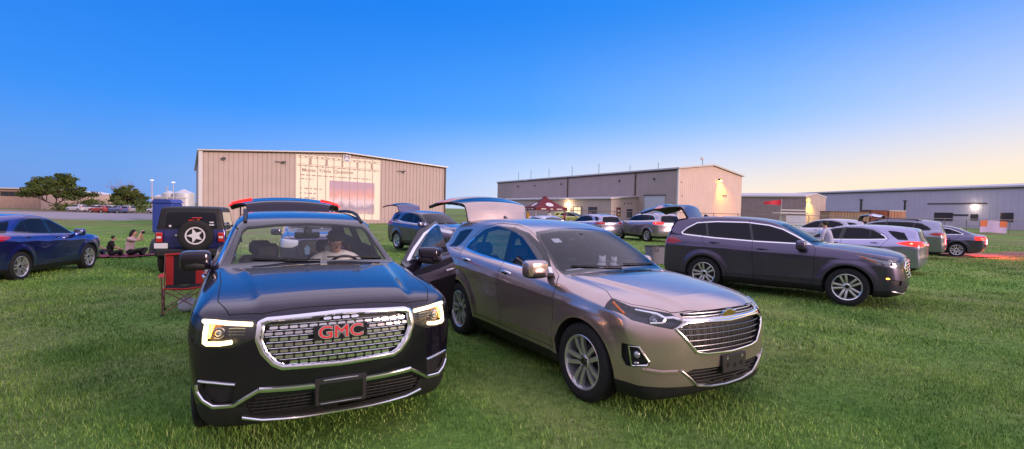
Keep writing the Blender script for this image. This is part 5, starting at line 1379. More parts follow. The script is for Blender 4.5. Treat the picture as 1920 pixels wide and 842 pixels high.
def gable_shed():
    P1=(61.5,104.);d=np.array([.86,.51]);n=np.array([-.51,.86]);L=7.6;P2=tuple(np.array(P1)+d*L);P0=tuple(np.array(P1)+n*30)
    e=empty('storage_shed',(P1[0],P1[1],0));tag(e,'small mauve gabled shed with yellow-lit corner between the hangar and the long factory','building')
    loc=lambda o:(setattr(o,'location',(-P1[0],-P1[1],0)),o)[1];ez,rz_=5.6,6.3
    P0=(P1[0]-22,P1[1]+14)
    b=MB();ribwall(b,P0,P1,0,lambda s:ez,WALLM,.9,.03);loc(b.build('side_wall',e))
    b=MB();ribwall(b,P1,P2,0,lambda s:ez+(rz_-ez)*min(s,L-s)/(L/2),WALLB,.9,.03);loc(b.build('gable_wall',e))
    nn=(np.array(P0)-P1);b=MB();dd=np.array(P2)-P1
    for a0,a1,za,zb in((-.04,.5,ez,rz_),(.5,1.04,rz_,ez)):
        p=np.array(P1)+dd*a0;q=np.array(P1)+dd*a1;V=[(*p,za+.05),(*q,zb+.05),(*(q+nn),zb+.05),(*(p+nn),za+.05)];V+=[(x,y,z+.3) for x,y,z in V]
        b.add(V,[(0,3,2,1),(4,5,6,7),(0,1,5,4),(1,2,6,5),(2,3,7,6),(3,0,4,7)],ROOFL,False)
    loc(b.build('roof',e))
    T=wallframe(P1,P2,.5,5.0,.1);b=MB();b.box((0,0,.1),(.4,.5,.3),mat('yellow_lamp',(1,.7,.1),.4,emit=(1,.62,.04),es=14.),.06,T=T);gl=loc(b.build('corner_lamp',e))
    ld=bpy.data.lights.new('corner_light','SPOT');ld.energy=2600;ld.color=(1,.62,.06);ld.spot_size=math.radians(110);ld.spot_blend=1;ld.shadow_soft_size=.3
    lo=bpy.data.objects.new('corner_light',ld);link(lo,gl);pw=wp(P1,P2,.7,4.9,.8);lo.location=pw;lo.rotation_euler=(wp(P1,P2,1.3,1.,0)-pw).to_track_quat('-Z','Y').to_euler()
    # white lean-to shelter in front
    a=at(1470,392,92);b=MB();b.box((a.x+1.2,92,2.2),(5.0,3,.25),TRIMW);b.box((a.x+1.6,92,1.0),(3.6,2.4,2.0),DOORW);b.box((a.x+1.0,90.7,2.75),(4.6,.3,.2),TRIMW)
    b.box((a.x+1.6,90.75,1.9),(3.6,.1,.1),DKM)
    o=b.build('white_kiosk');tag(o,'small white kiosk with flat roof in front of the mauve shed','kiosk')
def factory():
    A=(81.,141.);Bq=(97.5,72.)
    e=empty('factory',(A[0],A[1],0));tag(e,'very long low lavender-grey metal factory at the right edge with lit doorway','building')
    loc=lambda o:(setattr(o,'location',(-A[0],-A[1],0)),o)[1];L=math.dist(A,Bq);ez=7.9
    b=MB();ribwall(b,A,Bq,0,lambda s:ez,WALLG,1.1,.03,.08);loc(b.build('long_wall',e))
    d=np.array([Bq[0]-A[0],Bq[1]-A[1]])/L;n=np.array([-d[1],d[0]])
    b=MB();p=np.array(A)-d*.3-n*.4;q=np.array(Bq)+d*.3-n*.4;r=q+n*26;s=p+n*26;rr=r+d*0;b2=None
    p2=p+n*24+d*0;q2=q+n*24
    V=[(*p,ez),(*q,ez),(*q2,ez+1.8),(*(p2+d*9),ez+1.8),(*p2,ez)];V2=[(x,y,z+.3) for x,y,z in V]
    b.add(V+V2,[(0,3,2,1),(5,6,7,8),(0,1,6,5),(1,2,7,6),(2,3,8,7),(3,0,5,8),(0,4,3),(4,9,8,3),(5,8,9),(0,5,9,4)],ROOFL,False);loc(b.build('roof',e))
    b=MB();b.tube([wp(A,Bq,-.2,ez-.05,.25),wp(A,Bq,L+.2,ez-.05,.25)],.15,TRIMB,4);loc(b.build('eave_trim',e))
    def s_of(px):
        lo_,hi=0.,L
        for _ in range(40):
            m=(lo_+hi)/2;w_=wp(A,Bq,m,0)
            if 960+930*w_.x/w_.y<px: lo_=m
            else: hi=m
        return lo_
    def opening(px,z,w_,h,m,nm,off=.05):
        T=wallframe(A,Bq,s_of(px),z,off);b=MB();b.box((0,0,0),(w_,h,.08),m,T=T);q=loc(b.build(nm,e));return T,q
    opening(1768,2.2,3.6,1.7,WIN,'dark_opening');T,_=opening(1790,4.9,11.,.25,TRIMB,'canopy_bar');opening(1792,2.6,1.6,.3,WIN,'vent_slot');opening(1806,2.6,1.6,.3,WIN,'vent_slot')
    opening(1887,2.3,2.0,1.7,WIN,'side_window');opening(1826,2.2,1.3,1.2,WIN,'door_window')
    T=wallframe(A,Bq,s_of(1826),4.3,.2);b=MB();b.box((0,0,.1),(.9,.4,.3),mat('white_lamp',(1,.95,.8),.4,emit=(1,.88,.6),es=14.),.08,T=T);gl=loc(b.build('door_lamp',e))
    ld=bpy.data.lights.new('door_light','POINT');ld.energy=70;ld.color=(1,.86,.55);ld.shadow_soft_size=.3;lo=bpy.data.objects.new('door_light',ld);link(lo,gl);lo.location=wp(A,Bq,s_of(1826),4.0,1.2)
    for px in(1613,1695):
        q=at(px,400,60);b=MB();b.tube([(q.x,75,0),(q.x*75/60,75,0)][:1]+[(q.x*75/60,75,5.4)],.16,DKM,8);o=None
    for i,px in enumerate((1613,1695)):
        x=(px-960)/930*85;b=MB();b.tube([(x,85,0),(x,85,4.6)],.17,DKM,8);b.box((x,85,4.7),(.5,.5,.2),DKM,.05);o=b.build('steel_post')
        tag(o,('left' if i==0 else 'right')+' one of two dark steel posts standing before the lavender factory','post','steel posts before the factory')
    # stacks of crates and containers behind the fence
    cm=[mat('container_tan',(.30,.20,.13),.8,noise=.15,nscale=1.5),mat('container_rust',(.22,.06,.04),.8,noise=.15,nscale=1.5),mat('container_orange',(.48,.24,.15),.8,noise=.1,nscale=1.5)]
    for (p0,p1,z,m,lb) in ((1553,1628,2.4,0,'tan timber pallets stacked behind the fence, left of the rust red container'),(1630,1662,2.7,1,'rust red container between tan pallets and orange container'),(1664,1696,2.7,2,'pale orange container, rightmost of the row behind the fence')):
        x0=(p0-960)/930*72;x1=(p1-960)/930*72;b=MB();b.box(((x0+x1)/2,73,z/2),(x1-x0-.1,2.4,z),cm[m],.04)
        k=x0+.4
        while k<x1-.3: b.box((k,71.78,z/2),(.10,.05,z*.92),cm[m],.01);k+=.45
        b.box(((x0+x1)/2,73,z+.06),(x1-x0,2.5,.12),TRIMW if m==2 else TRIMB,.02)
        o=b.build('container');tag(o,lb,'container','containers behind the fence')
def fence():
    e=empty('chain_link_fence',(6,58,0));tag(e,'long chain link fence with steel posts across the far side of the field','fence')
    m=bpy.data.materials.new('wire_mesh');m.use_nodes=True;nt=m.node_tree;b=nt.nodes['Principled BSDF'];b.inputs['Base Color'].default_value=(.22,.21,.23,1);b.inputs['Metallic'].default_value=.6;b.inputs['Roughness'].default_value=.5
    GM_=mat('galvanised_post',(.16,.14,.16),.5,.5)
    X=[6+3.05*k for k in range(34)];Yf=lambda x:58+.10*(x-6)
    # woven wire: real diagonal wires, coarse at this distance
    q=MB()
    for i in range(len(X)-1):
        x0,x1=X[i],X[i+1]
        for s in (0,1):
            for k in np.linspace(0,3.05,12):
                za=.05;zb=1.75;dx=.9
                a=(x0+k if s==0 else x0+k,za);c=(min(x1,x0+k+dx) if s==0 else max(x0,x0+k-dx),zb)
                q.tube([(a[0]-6,Yf(a[0])-58,a[1]),(c[0]-6,Yf(c[0])-58,c[1])],.006,m,3,cap=False)
    q.build('wire_mesh',e)
    for x in X:
        b=MB();b.tube([(x-6,Yf(x)-58,0),(x-6,Yf(x)-58,1.86)],.035,GM_,6);b.build('fence_post',e)
    b=MB();b.tube([(0,0,1.80),(X[-1]-6,Yf(X[-1])-58,1.80)],.035,GM_,6);b.build('top_rail',e)
    b=MB();b.tube([(0,0,.9),(X[-1]-6,Yf(X[-1])-58,.9)],.018,GM_,6);b.build('middle_rail',e)
    # banner
    bn=empty('banner',(at(1845,430,61.8).x,62.4,.15));tag(bn,'lavender banner with orange patches at both ends tied to the fence at right','banner')
    b=MB();G=[[(3.4*u,-.05+.04*math.sin(9*u),z+.05*math.sin(5*u)) for z in(0,.5,1.0,1.5)] for u in np.linspace(0,1,14)];b.grid(G,mat('banner_cloth',(.50,.42,.62),.8));b.build('cloth',bn)
    for u0,u1 in((.0,.27),(.73,1.)):
        b=MB();G=[[(3.4*u,-.075+.04*math.sin(9*u),z+.05*math.sin(5*u)) for z in(.75,1.1,1.5)] for u in np.linspace(u0,u1,5)];b.grid(G,mat('banner_orange',(.62,.16,.06),.8));b.build('orange_patch',bn)
    b=MB();b.tube([(-.05,0,-.15),(-.05,0,1.6)],.02,GM_,5);b.build('pole',bn)
def leafmat(name,a,b_):
    m=mat(name,a,.8,noise=.01,nscale=.5,col2=b_,spec=.2);return m
def tree(name,x,y,z,H,Wd,label,lm,bare=0.,seed=1,trunk_h=.22,group='trees across the road'):
    rg=np.random.default_rng(seed);e=empty(name,(x,y,z));tag(e,label,'tree',group)
    BK=mat('bark',(.07,.05,.045),.9,noise=.2,nscale=3);b=MB();tips=[]
    def limb(p,d,L,r,n):
        P=[p];q=Vector(p);dd=Vector(d)
        for _ in range(4):
            dd=(dd+Vector(rg.normal(0,.16,3))).normalized();q=q+dd*L/4;P.append(q.copy())
        b.tube(P,[r,r*.85,r*.7,r*.58,r*.42],BK,6)
        if n==0: tips.append(P[-1]);tips.append(P[-2]);return
        for k in range(3 if n>1 else 4):
            a=rg.uniform(0,2*PI);o=Vector((math.cos(a),math.sin(a),rg.uniform(-.05,.7))).normalized()
            limb(P[-1-(k%2)],(dd*.5+o*.9).normalized(),L*rg.uniform(.6,.85),r*.5,n-1)
    limb((0,0,0),(0.02,0,1),H*trunk_h,H*.028,0);st=tips[0];tips.clear()
    for k in range(6):
        a=2*PI*k/6+rg.uniform(-.3,.3);limb(st,(math.cos(a)*1.0,math.sin(a)*1.0,rg.uniform(.35,1.1)),H*.26,H*.018,2 if bare<1 else 3)
    T=np.array([tuple(t) for t in tips]);c=T.mean(0)
    # fit the spread of the twigs to the crown size
    sx=(Wd*.44)/max(1e-3,np.abs(T[:,0]-c[0]).max());sz=(H*(1-trunk_h)*.46)/max(1e-3,np.abs(T[:,2]-c[2]).max())
    nv=[]
    for v in b.v:
        f=min(1,max(0,(v[2]-H*trunk_h)/(H*.2)));nv.append(((v[0]-c[0]*f)*(1+(sx-1)*f),(v[1]-c[1]*f)*(1+(sx-1)*f),v[2]*(1-f)+f*((v[2]-c[2])*sz+H*(trunk_h+(1-trunk_h)*.5))))
    b.v=nv;b.build('trunk',e)
    T=np.column_stack([(T[:,0]-c[0])*sx,(T[:,1]-c[1])*sx,(T[:,2]-c[2])*sz+H*(trunk_h+(1-trunk_h)*.5)])
    per=int(110*(1-bare));V=[];Fs=[]
    if per>0:
        for t in T:
            r=H*.095*rg.uniform(.6,1.3)
            for _ in range(per):
                o=rg.normal(0,1,3);o*=r*rg.uniform(.4,1.1)/max(.3,np.linalg.norm(o));o[2]*=.55;o[0]*=1.5;p=t+o;s=H*.024*rg.uniform(.6,1.5)
                u=rg.normal(0,1,3);u/=np.linalg.norm(u);w_=np.cross(u,rg.normal(0,1,3));w_/=np.linalg.norm(w_)
                k=len(V);V+=[p-u*s,p-w_*s*.6,p+u*s,p+w_*s*.6];Fs.append((k,k+1,k+2,k+3))
        q=MB();q.add(V,Fs,lm,False);q.build('crown',e)
    return e
def background_left():
    ASP=mat('asphalt_road',(.30,.27,.29),.85,noise=.1,nscale=.3);DIRT=mat('dirt_verge',(.22,.17,.13),.9,noise=.15,nscale=.2)
    b=MB();zr=float(gz(-60))+.03
    G=[];
    for x in np.linspace(-260,-28,40): G.append([(x,67,zr-.03 if x<-40 else float(gz(x))+.03),(x,103,zr if x<-40 else float(gz(x))+.03)])
    G[-1]=[(-27,72,-.55),(-27,103,-.55)]
    b.grid(G,ASP);o=b.build('road');tag(o,kind='structure')
    b=MB();b.box((-170,112,zr-.02),(280,14,.06),DIRT);o=b.build('path');tag(o,kind='structure')
    LB=mat('tan_brick_wall',(.45,.30,.24),.85,noise=.12,nscale=1.2);
    e=empty('low_building',(-140,132,zr));tag(e,'low tan brick building with a strip of dark windows at the far left','building')
    b=MB();b.box((-6,6,2.6),(42,12,5.2),LB);b.build('wall',e);b=MB();b.box((-6,6,5.35),(43.5,13.5,.30),TRIMW);b.build('roof',e)
    for c_,w_ in((-12,26),(7.,6.)):
        b=MB();b.box((c_,-.05,3.9),(w_,.12,1.2),WIN);f=b.build('window',e)
        b=MB()
        for k in np.arange(c_-w_/2,c_+w_/2,2.2): b.box((k,-.13,3.9),(.12,.06,1.2),TRIMB)
        b.build('mullion',f)
    b=MB();b.box((21,4.5,2.1),(12,10,4.2),mat('pink_render_wall',(.58,.42,.36),.8));b.build('annex',e)
    b=MB();G=[[(15+u*12,-.6,4.2+.9*math.sin(PI*u)),(15+u*12,9.6,4.2+.9*math.sin(PI*u))] for u in np.linspace(0,1,13)];G+= [[(27,-.6,4.1),(27,9.6,4.1)],[(15,-.6,4.1),(15,9.6,4.1)],[(15,-.6,4.2),(15,9.6,4.2)]]
    b.grid(G,TRIMW);b.build('curved_roof',e)
    L1=leafmat('leaf_dark',(.035,.070,.018),(.12,.15,.04));L2=leafmat('leaf_mid',(.04,.075,.02),(.13,.16,.045))
    zz=zr
    tree('broadleaf_tree',at(108,380,118).x,118,zz,9.3,15.5,'broad dark green tree beside the low brick building at far left',L1,seed=3,trunk_h=.16)
    tree('broadleaf_tree',at(240,380,122).x,122,zz,6.6,8.5,'smaller dense green tree with bare pinkish twigs above it, left of the blue toilet',L2,seed=8,trunk_h=.10)
    tb=tree('bare_tree',at(235,380,130).x,130,zz,9.2,10.,'bare pinkish tree standing behind the smaller green tree',L2,bare=1.,seed=12,trunk_h=.3)
    pk=mat('pink_twigs',(.30,.16,.15),.9)
    for c in tb.children: c.data.materials[0]=pk
    for i,(px,w_,h) in enumerate(((190,5,2.6),(150,7,2.0),(262,6,2.4),(128,5,1.6))):
        p=at(px,380,116);rg=np.random.default_rng(40+i);V=[];Fs=[]
        for _ in range(500):
            o=rg.normal(0,1,3)*np.array([w_*.33,1.2,.5*h*.6]);q=np.array([0,0,h*.45])+o
            if q[2]<.05: continue
            s=.2*rg.uniform(.6,1.4);u=rg.normal(0,1,3);u/=np.linalg.norm(u);v=np.cross(u,rg.normal(0,1,3));v/=np.linalg.norm(v);k=len(V);V+=[q-u*s,q-v*s*.7,q+u*s,q+v*s*.7];Fs.append((k,k+1,k+2,k+3))
        q=MB();q.add(V,Fs,L1,False);o=q.build('shrub');o.location=(p.x,116,zz)
        tag(o,['low shrub between the two green trees across the road','wide low shrub under the edge of the broad tree','shrub beside the bare pinkish tree','small shrub beside the trunk of the broad tree'][i],'shrub','shrubs across the road')
    # silos and plant
    SI=mat('silo_metal',(.55,.56,.60),.5,.3,noise=.05,nscale=.5);labs=['leftmost pale silo in the far plant beside the warehouse','middle pale silo in the far plant','tall pale silo nearest the warehouse']
    for i,(px,r,h) in enumerate(((299,2.6,5.2),(318,2.4,6.8),(345,3.6,7.0))):
        p=at(px,385,190);b=MB();T=Matrix.Translation((p.x,190,zz-1));b.lathe([(0,r),(h,r),(h+r*.45,.3)],T@Matrix.Rotation(-PI/2,4,'Y'),SI,20)
        o=b.build('silo');tag(o,labs[i],'silo','silos of the far plant')
        if False: pass
    p=at(316,380,180);b=MB();b.box((p.x,180,zz+2),(9,5,4),WALLG);b.box((p.x,180,zz+4.2),(9.6,5.6,.4),ROOFL);o=b.build('plant_shed');tag(o,'pale shed among the far silos','building')
    for i,(px,pt,c) in enumerate(((285,338,(.6,.45,.5)),(325,342,(.5,.5,.55)),(313,352,(.5,.5,.55)))):
        p=at(px,385,150);q=at(px,pt,150);b=MB();mm=mat('mast_%d'%i,c,.6);b.tube([(p.x,150,zz),(p.x,150,q.z)],[.22,.10],mm,6);b.box((p.x,150,q.z),(.9,.5,.35),mat('mast_lamp',(.8,.75,.8),.4,emit=(1,.9,.9),es=.6) if i<2 else mm,.08)
        o=b.build('lamp_mast');tag(o,['tall pinkish mast with lamp beside the smaller green tree','grey lamp mast above the middle silo','short grey mast left of the middle silo'][i],'mast','lamp masts of the far plant')
    # blue portable toilet, bollard, litter bin
    e=empty('portable_toilet',(at(314,410,37).x,37,float(gz(-25.6))));tag(e,'blue portable toilet behind the blue off-roader','portable toilet')
    PB=mat('toilet_blue',(.03,.06,.30),.5,noise=.06,nscale=4);b=MB();b.box((0,0,1.15),(1.5,1.2,2.2),PB,.08);b.build('cabin',e)
    b=MB();b.prism([(-.8,0),(.8,0),(.55,.28),(-.55,.28)],1.3,Matrix.Translation((0,.65,2.25))@Matrix.Rotation(PI/2,4,'X'),PB);b.build('roof',e)
    b=MB();b.box((0,-.62,1.1),(.95,.05,1.9),PB,.02);dr=b.build('door',e);b=MB();b.box((.35,-.67,1.1),(.08,.05,.2),BLK,.01);b.build('latch',dr)
    e=empty('bollard',(-30.3,42,-.69));tag(e,'yellow steel bollard standing in the grass left of the blue off-roader','bollard')
    YB=mat('bollard_yellow',(.62,.42,.02),.5,noise=.1,nscale=5);b=MB();b.lathe([(0,.15),(1.42,.15),(1.50,.12),(1.54,.04)],Matrix.Rotation(-PI/2,4,'Y'),YB,16);b.build('post',e)
    b=MB();b.lathe([(0,.24),(.05,.24),(.06,.16)],Matrix.Rotation(-PI/2,4,'Y'),mat('concrete',(.3,.29,.27),.9),16);b.build('base',e)
def dirt_track():
    DR=mat('dirt_red_glow',(.30,.13,.09),.9,noise=.2,nscale=1.2,bump=.3,bscale=5)  # bare dirt with the red tail-lamp glow mixed into its colour
    b=MB();G=[]
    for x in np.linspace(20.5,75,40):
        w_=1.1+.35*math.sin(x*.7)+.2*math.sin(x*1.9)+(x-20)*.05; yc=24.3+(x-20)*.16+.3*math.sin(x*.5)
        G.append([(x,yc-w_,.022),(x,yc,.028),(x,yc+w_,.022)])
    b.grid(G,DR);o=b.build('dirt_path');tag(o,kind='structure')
# ============================================================ the other vehicles
def hpos(P,head,side_off=0.,back=0.):
    """front-axle pose from a point on the ground: side_off to the car's right, back = metres the axle lies ahead"""
    h=math.radians(head);f=np.array([math.cos(h),math.sin(h)]);r=np.array([f[1],-f[0]])
    q=np.array(P[:2],float)+f*back+r*side_off
    return (q[0],q[1],head)
def setz(root,z): root.location.z=float(z)
def others():
    B=paint('royal_blue',(.04,.05,.26),.8,.22);GR=paint('graphite',(.12,.11,.20),.8,.24);DN=paint('dark_navy',(.05,.05,.10),.8,.24);SV=paint('silver',(.42,.40,.52),.8,.26);SL=paint('silver_lilac',(.38,.37,.56),.8,.25)
    SW=paint('pearl_white',(.62,.60,.70),.2,.34);SB=paint('steel_blue',(.30,.31,.42),.8,.25);WB=paint('warm_silver',(.44,.38,.44),.8,.26);BB=paint('black_paint',(.015,.015,.02),.4,.3)
    # blue compact at the left
    r,*_=car('equinox','blue_crossover','bright blue compact crossover at the left edge seen from its right side','car',hpos((-13.2,14.55),100,-.15),B,.035,
        wheels=('five_double',.215),mir=(-.66,1.12,1.02,1.05),scale=(.925,.95,1.0),glass=(GDK,GDK,GDK),black_trim=BLK,trimcol=GBL);setz(r,gz(-13.0));r['label']='bright blue compact crossover at the left edge with black mirror and silver wheels'
    # dark suv behind the black one
    r,*_=car('acadia','navy_suv','dark navy suv hidden behind the black suv, its tailgate raised','suv',(-5.0,12.9,-66),DN,.05,hatch=80,mir=(-.62,1.12,1.08,1.),scale=(.95,.97,.99),steer=0);setz(r,-.06)
    r,*_=car('equinox','graphite_suv','graphite suv with raised tailgate between the open door and the champagne suv','suv',(-2.35,19.4,-48),GR,.045,hatch=78,mir=(-.62,1.11,1.02,1.));setz(r,-.0)
    # far pair facing the screen
    r,*_=car('sedan','white_sedan','white sedan roof showing just above the champagne suv roof','car',(1.0,30.6,118),SW,.06)
    r,*_=car('equinox','silver_hatchback','silver crossover with dark rear window parked behind the champagne suv','car',(4.5,33.6,116),SV,.05,scale=(1,1,.97))
    r,*_=car('highlander','silver_suv','silver suv with glowing tail light and white mirror left of the slate suv','suv',(7.9,32.7,113),WB,.05,tail_lit=True,rails=SAT,scale=(.98,1,1.03))
    # right-hand row
    r,*_=car('equinox','lilac_suv','lilac silver suv with glowing tail light directly behind the slate suv','suv',(10.42,18.26,135),SL,.035,tail_lit=True,scale=(1.02,1.0,.985),mir=(-.62,1.12,1.02,1.));setz(r,-.10)
    r,*_=car('highlander','steel_blue_suv','steel blue suv with roof rails and large square side glass behind the lilac suv','suv',(15.8,23.9,138),SB,.045,rails=BLK,trimcol=GBL)
    r,*_=car('equinox','white_suv','white suv with raised tailgate behind the steel blue suv','suv',(15.9,28.3,137),SW,.06,hatch=78)
    r0,*_=car('sedan','grey_sedan','grey sedan with brightly glowing tail light at the end of the right row','car',(19.3,25.6,138),GR,.05,tail_lit=True)
    r,*_=car('sedan','black_sedan','black sedan whose nose just enters at the right edge','car',(27.0,24.2,175),BB,.06)
    ld=bpy.data.lights.new('tail_lamp_light','POINT');ld.energy=230;ld.color=(1,.045,.05);ld.shadow_soft_size=.15
    lo=bpy.data.objects.new('tail_lamp_light',ld);link(lo,r0);lo.location=(-4.15,-.6,.72)
    return
def off_roader():
    B=paint('offroad_blue',(.022,.03,.16),.6,.28)
    pos=(-10.1,16.5,115)
    r,o,sh,g=car('off_roader','blue_off_roader','blue boxy off-roader with black hard top and star-patterned spare wheel on the back','off-roader',pos,B,.03,black_trim=BLK,trimcol=BLK,wheels=('seven',.27),mir=(-.95,1.28,.98,1.05),handle_m=BLK)
    setz(r,-.17)
    # black hard top over the painted tub
    for k in (0,2,3,4,5,6):
        ob=o.get(k)
        if not ob: continue
        me=ob.data; me.materials.append(mat('hard_top_black',(.006,.006,.009),.5,noise=.1,nscale=8,bump=.1,bscale=120));ix=len(me.materials)-1;oz=ob.location.z;oxx=ob.location.x
        for p in me.polygons:
            if me.materials[p.material_index]==B and p.center.z+oz>1.20 and p.center.x+oxx<-.75: p.material_index=ix
    T0=lambda *a:Matrix.Translation(a)
    # fenders
    for (wx,wz) in sh.wheels:
        for sg in(1,-1):
            b=MB();G=[]
            for a in np.linspace(.3,PI-.3,17):
                rr=.52;G.append([(wx+rr*math.cos(a)*1.1,sg*.78,wz+rr*math.sin(a)+.01),(wx+rr*math.cos(a)*1.12,sg*.95,wz+rr*math.sin(a)*.98),(wx+rr*math.cos(a)*1.12,sg*.955,wz+rr*math.sin(a)*.98-.06)])
            b.grid(G,BLK,flip=sg<0);b.build('fender',r)
    b=MB();b.box((-3.68,0,.60),(.16,1.55,.20),BLK,.04);b.box((-3.62,0,.42),(.10,1.0,.2),BLK,.03);b.build('rear_bumper',r)
    b=MB();b.box((.72,0,.62),(.16,1.6,.18),BLK,.04);b.build('front_bumper',r)
    for sg in(1,-1):
        b=MB();b.box((-3.60,sg*.70,1.0),(.09,.15,.26),REDL,.02);b.box((-3.615,sg*.70,1.0),(.09,.11,.06),TRIMW if False else mat('reverse_lens',(.6,.6,.62),.2),.01);b.build('tail_light',r)
    # plate, stickers
    b=MB();b.box((-3.60,.66,.78),(.03,.34,.17),BLK,.01);b.box((-3.617,.66,.78),(.012,.30,.14),PLATE,.006);b.build('license_plate',r)
    b=MB();b.box((-3.62,.18,.98),(.05,.12,.14),CHR,.02);b.box((-3.62,.30,1.05),(.05,.10,.05),CHR,.01);b.build('tailgate_hinge',r)
    S=[]
    for (y,z,w_,h,m) in ((-.02,1.45,.15,.04,PLASTIC_RED),(-.16,1.46,.06,.07,AMB),(-.47,1.40,.10,.035,PLATE),(-.47,1.33,.12,.035,PLATE),(.47,1.30,.05,.05,PLATE)):
        c=sh.rear([(y,z)],.006)[0];b=MB();b.box(c,(.004,w_,h),m);b.build('sticker',r)
    # spare wheel with star
    cx,cy,cz=-3.80,-.14,1.06;e=empty('spare_wheel',(cx,cy,cz),0,r);T=frame((0,0,0),(-1,0,0),(0,0,1));R=.40
    t=MB();prof=[(-.12,.24),(-.13,.30),(-.125,.36),(-.10,.395),(.10,.395),(.125,.36),(.13,.30),(.12,.24)];t.lathe(prof,T,RUB,36,False)
    for k in range(28):
        a=2*PI*k/28
        for x,s_ in((-.07,.5),(.05,-.5),(.0,0)): t.box((x,0,0),(.055,.055,.022),RUB,.006,T=T@Matrix.Rotation(a+s_*.2,4,'X')@T0(0,0,.398))
    t.build('tyre',e)
    b=MB();b.lathe([(-.10,.245),(.10,.245),(.105,.225),(.09,.215)],T,SAT,32,False);b.lathe([(.03,.22),(.03,.0)],T,DKM,32,False)
    st=[]
    for k in range(10):
        a=PI/2+2*PI*k/10;rr=.20 if k%2==0 else .085;st.append((rr*math.cos(a),rr*math.sin(a)))
    # star lies in the wheel plane: local y,z of T
    Ts=T@Matrix(((0,0,1,.085),(1,0,0,0),(0,1,0,0),(0,0,0,1)));b.prism(st,.02,Ts,mat('star_white',(.62,.62,.66),.4))
    b.lathe([(.085,.232),(.105,.232),(.105,.195),(.085,.195)],T,M['star_white'],36,False)
    b.build('rim',e)
    b=MB();b.box((-3.66,-.14,1.06),(.22,.2,.2),BLK,.03);b.box((-3.62,-.14,1.52),(.04,.24,.03),REDL,.01);b.build('spare_carrier',r)
# ============================================================ small things and people
def camp_chair():
    x,y=-5.52,8.35;e=empty('camp_chair',(x,y,float(gz(x))),math.radians(-58));tag(e,'red and black folding camp chair standing beside the left mirror of the black suv','camp chair')
    RD=mat('red_fabric',(.52,.025,.02),.75,noise=.1,nscale=12,bump=.2,bscale=40);BF=mat('black_fabric',(.018,.016,.018),.85,noise=.3,nscale=15);TB=mat('chair_tube',(.30,.12,.12),.4,.5)
    # x is the way the chair faces
    b=MB();G=[[(.24-u*.48,v*.27,.44-.05*math.sin(PI*u)-.03*(1-abs(v))) for v in np.linspace(-1,1,9)] for u in np.linspace(0,1,8)];b.grid(G,BF);s=b.build('seat',e)
    b=MB();b.tube([(.26,-.28,.44),(.26,0,.415),(.26,.28,.44)],.012,RD);b.build('seat_front_edge',s)
    b=MB();G=[[(-.22-.10*w_-.03*(1-v*v),v*.27,.42+.50*w_) for v in np.linspace(-1,1,11)] for w_ in np.linspace(0,1,8)]
    b.grid([[p for p in r[2:9]] for r in G],BF);bk=b.build('backrest',e)
    for a,c in((0,3),(8,11)):
        b=MB();b.grid([r[a:c] if a else r[0:3] for r in G],RD);b.build('side_panel',bk)
    b=MB();b.tube([(-.32,-.28,.94),(-.34,0,.955),(-.32,.28,.94)],.016,RD);b.build('top_binding',bk)
    for sg in(1,-1):
        b=MB();G=[[(.26-u*.5,sg*.31+v*.035,.63-.01*abs(v)+.02*math.sin(PI*u)) for v in(-1,0,1)] for u in np.linspace(0,1,6)];b.grid(G,RD);b.tube([(.28,sg*.31,.625),(-.26,sg*.31,.625)],.010,TB);b.build('armrest',e)
        b=MB();b.tube([(-.25,sg*.29,.02),(-.25,sg*.29,.45),(-.33,sg*.28,.96)],.010,TB);b.build('leg',e)
        b=MB();b.tube([(.26,sg*.29,.02),(.27,sg*.30,.63)],.010,TB);b.build('leg',e)
        b=MB();b.tube([(.26,sg*.29,.03),(-.25,sg*.29,.42)],.008,TB);b.build('cross_brace',e);b=MB();b.tube([(-.25,sg*.29,.03),(.26,sg*.29,.42)],.008,TB);b.build('cross_brace',e)
    for xx in(.26,-.25):
        for sg in(1,-1): b=MB();b.tube([(xx,-sg*.29,.03),(xx,sg*.29,.42)],.008,TB);b.build('cross_brace',e)
    for xx in(.26,-.25):
        for sg in(1,-1): b=MB();b.lathe([(0,.03),(.03,.02)],Matrix.Translation((xx,sg*.29,0))@Matrix.Rotation(-PI/2,4,'Y'),BLK,10);b.build('foot',e)
    # white cup in the armrest and a pale bag beneath
    h=math.radians(-58);P=lambda a,c:(x+a*math.cos(h)-c*math.sin(h),y+a*math.sin(h)+c*math.cos(h))
    b=MB();b.lathe([(0,.030),(.10,.040),(.10,.036),(.01,.027)],Matrix.Rotation(-PI/2,4,'Y'),PLATE,14);o=b.build('cup');o.location=(*P(.18,.33),.64+float(gz(x)));tag(o,'white cup resting on the armrest of the red camp chair','cup')
    b=MB();b.ball((0,0,.11),(.15,.12,.12),mat('pale_bag',(.45,.47,.55),.7,noise=.1,nscale=20,bump=.5,bscale=15),8,12,e=.8);b.tube([(-.06,0,.2),(-.03,0,.28),(.04,0,.28),(.07,0,.2)],.012,M['pale_bag']);o=b.build('bag');o.location=(*P(-.02,.05),float(gz(x)));tag(o,'pale cloth bag lying under the red camp chair','bag')
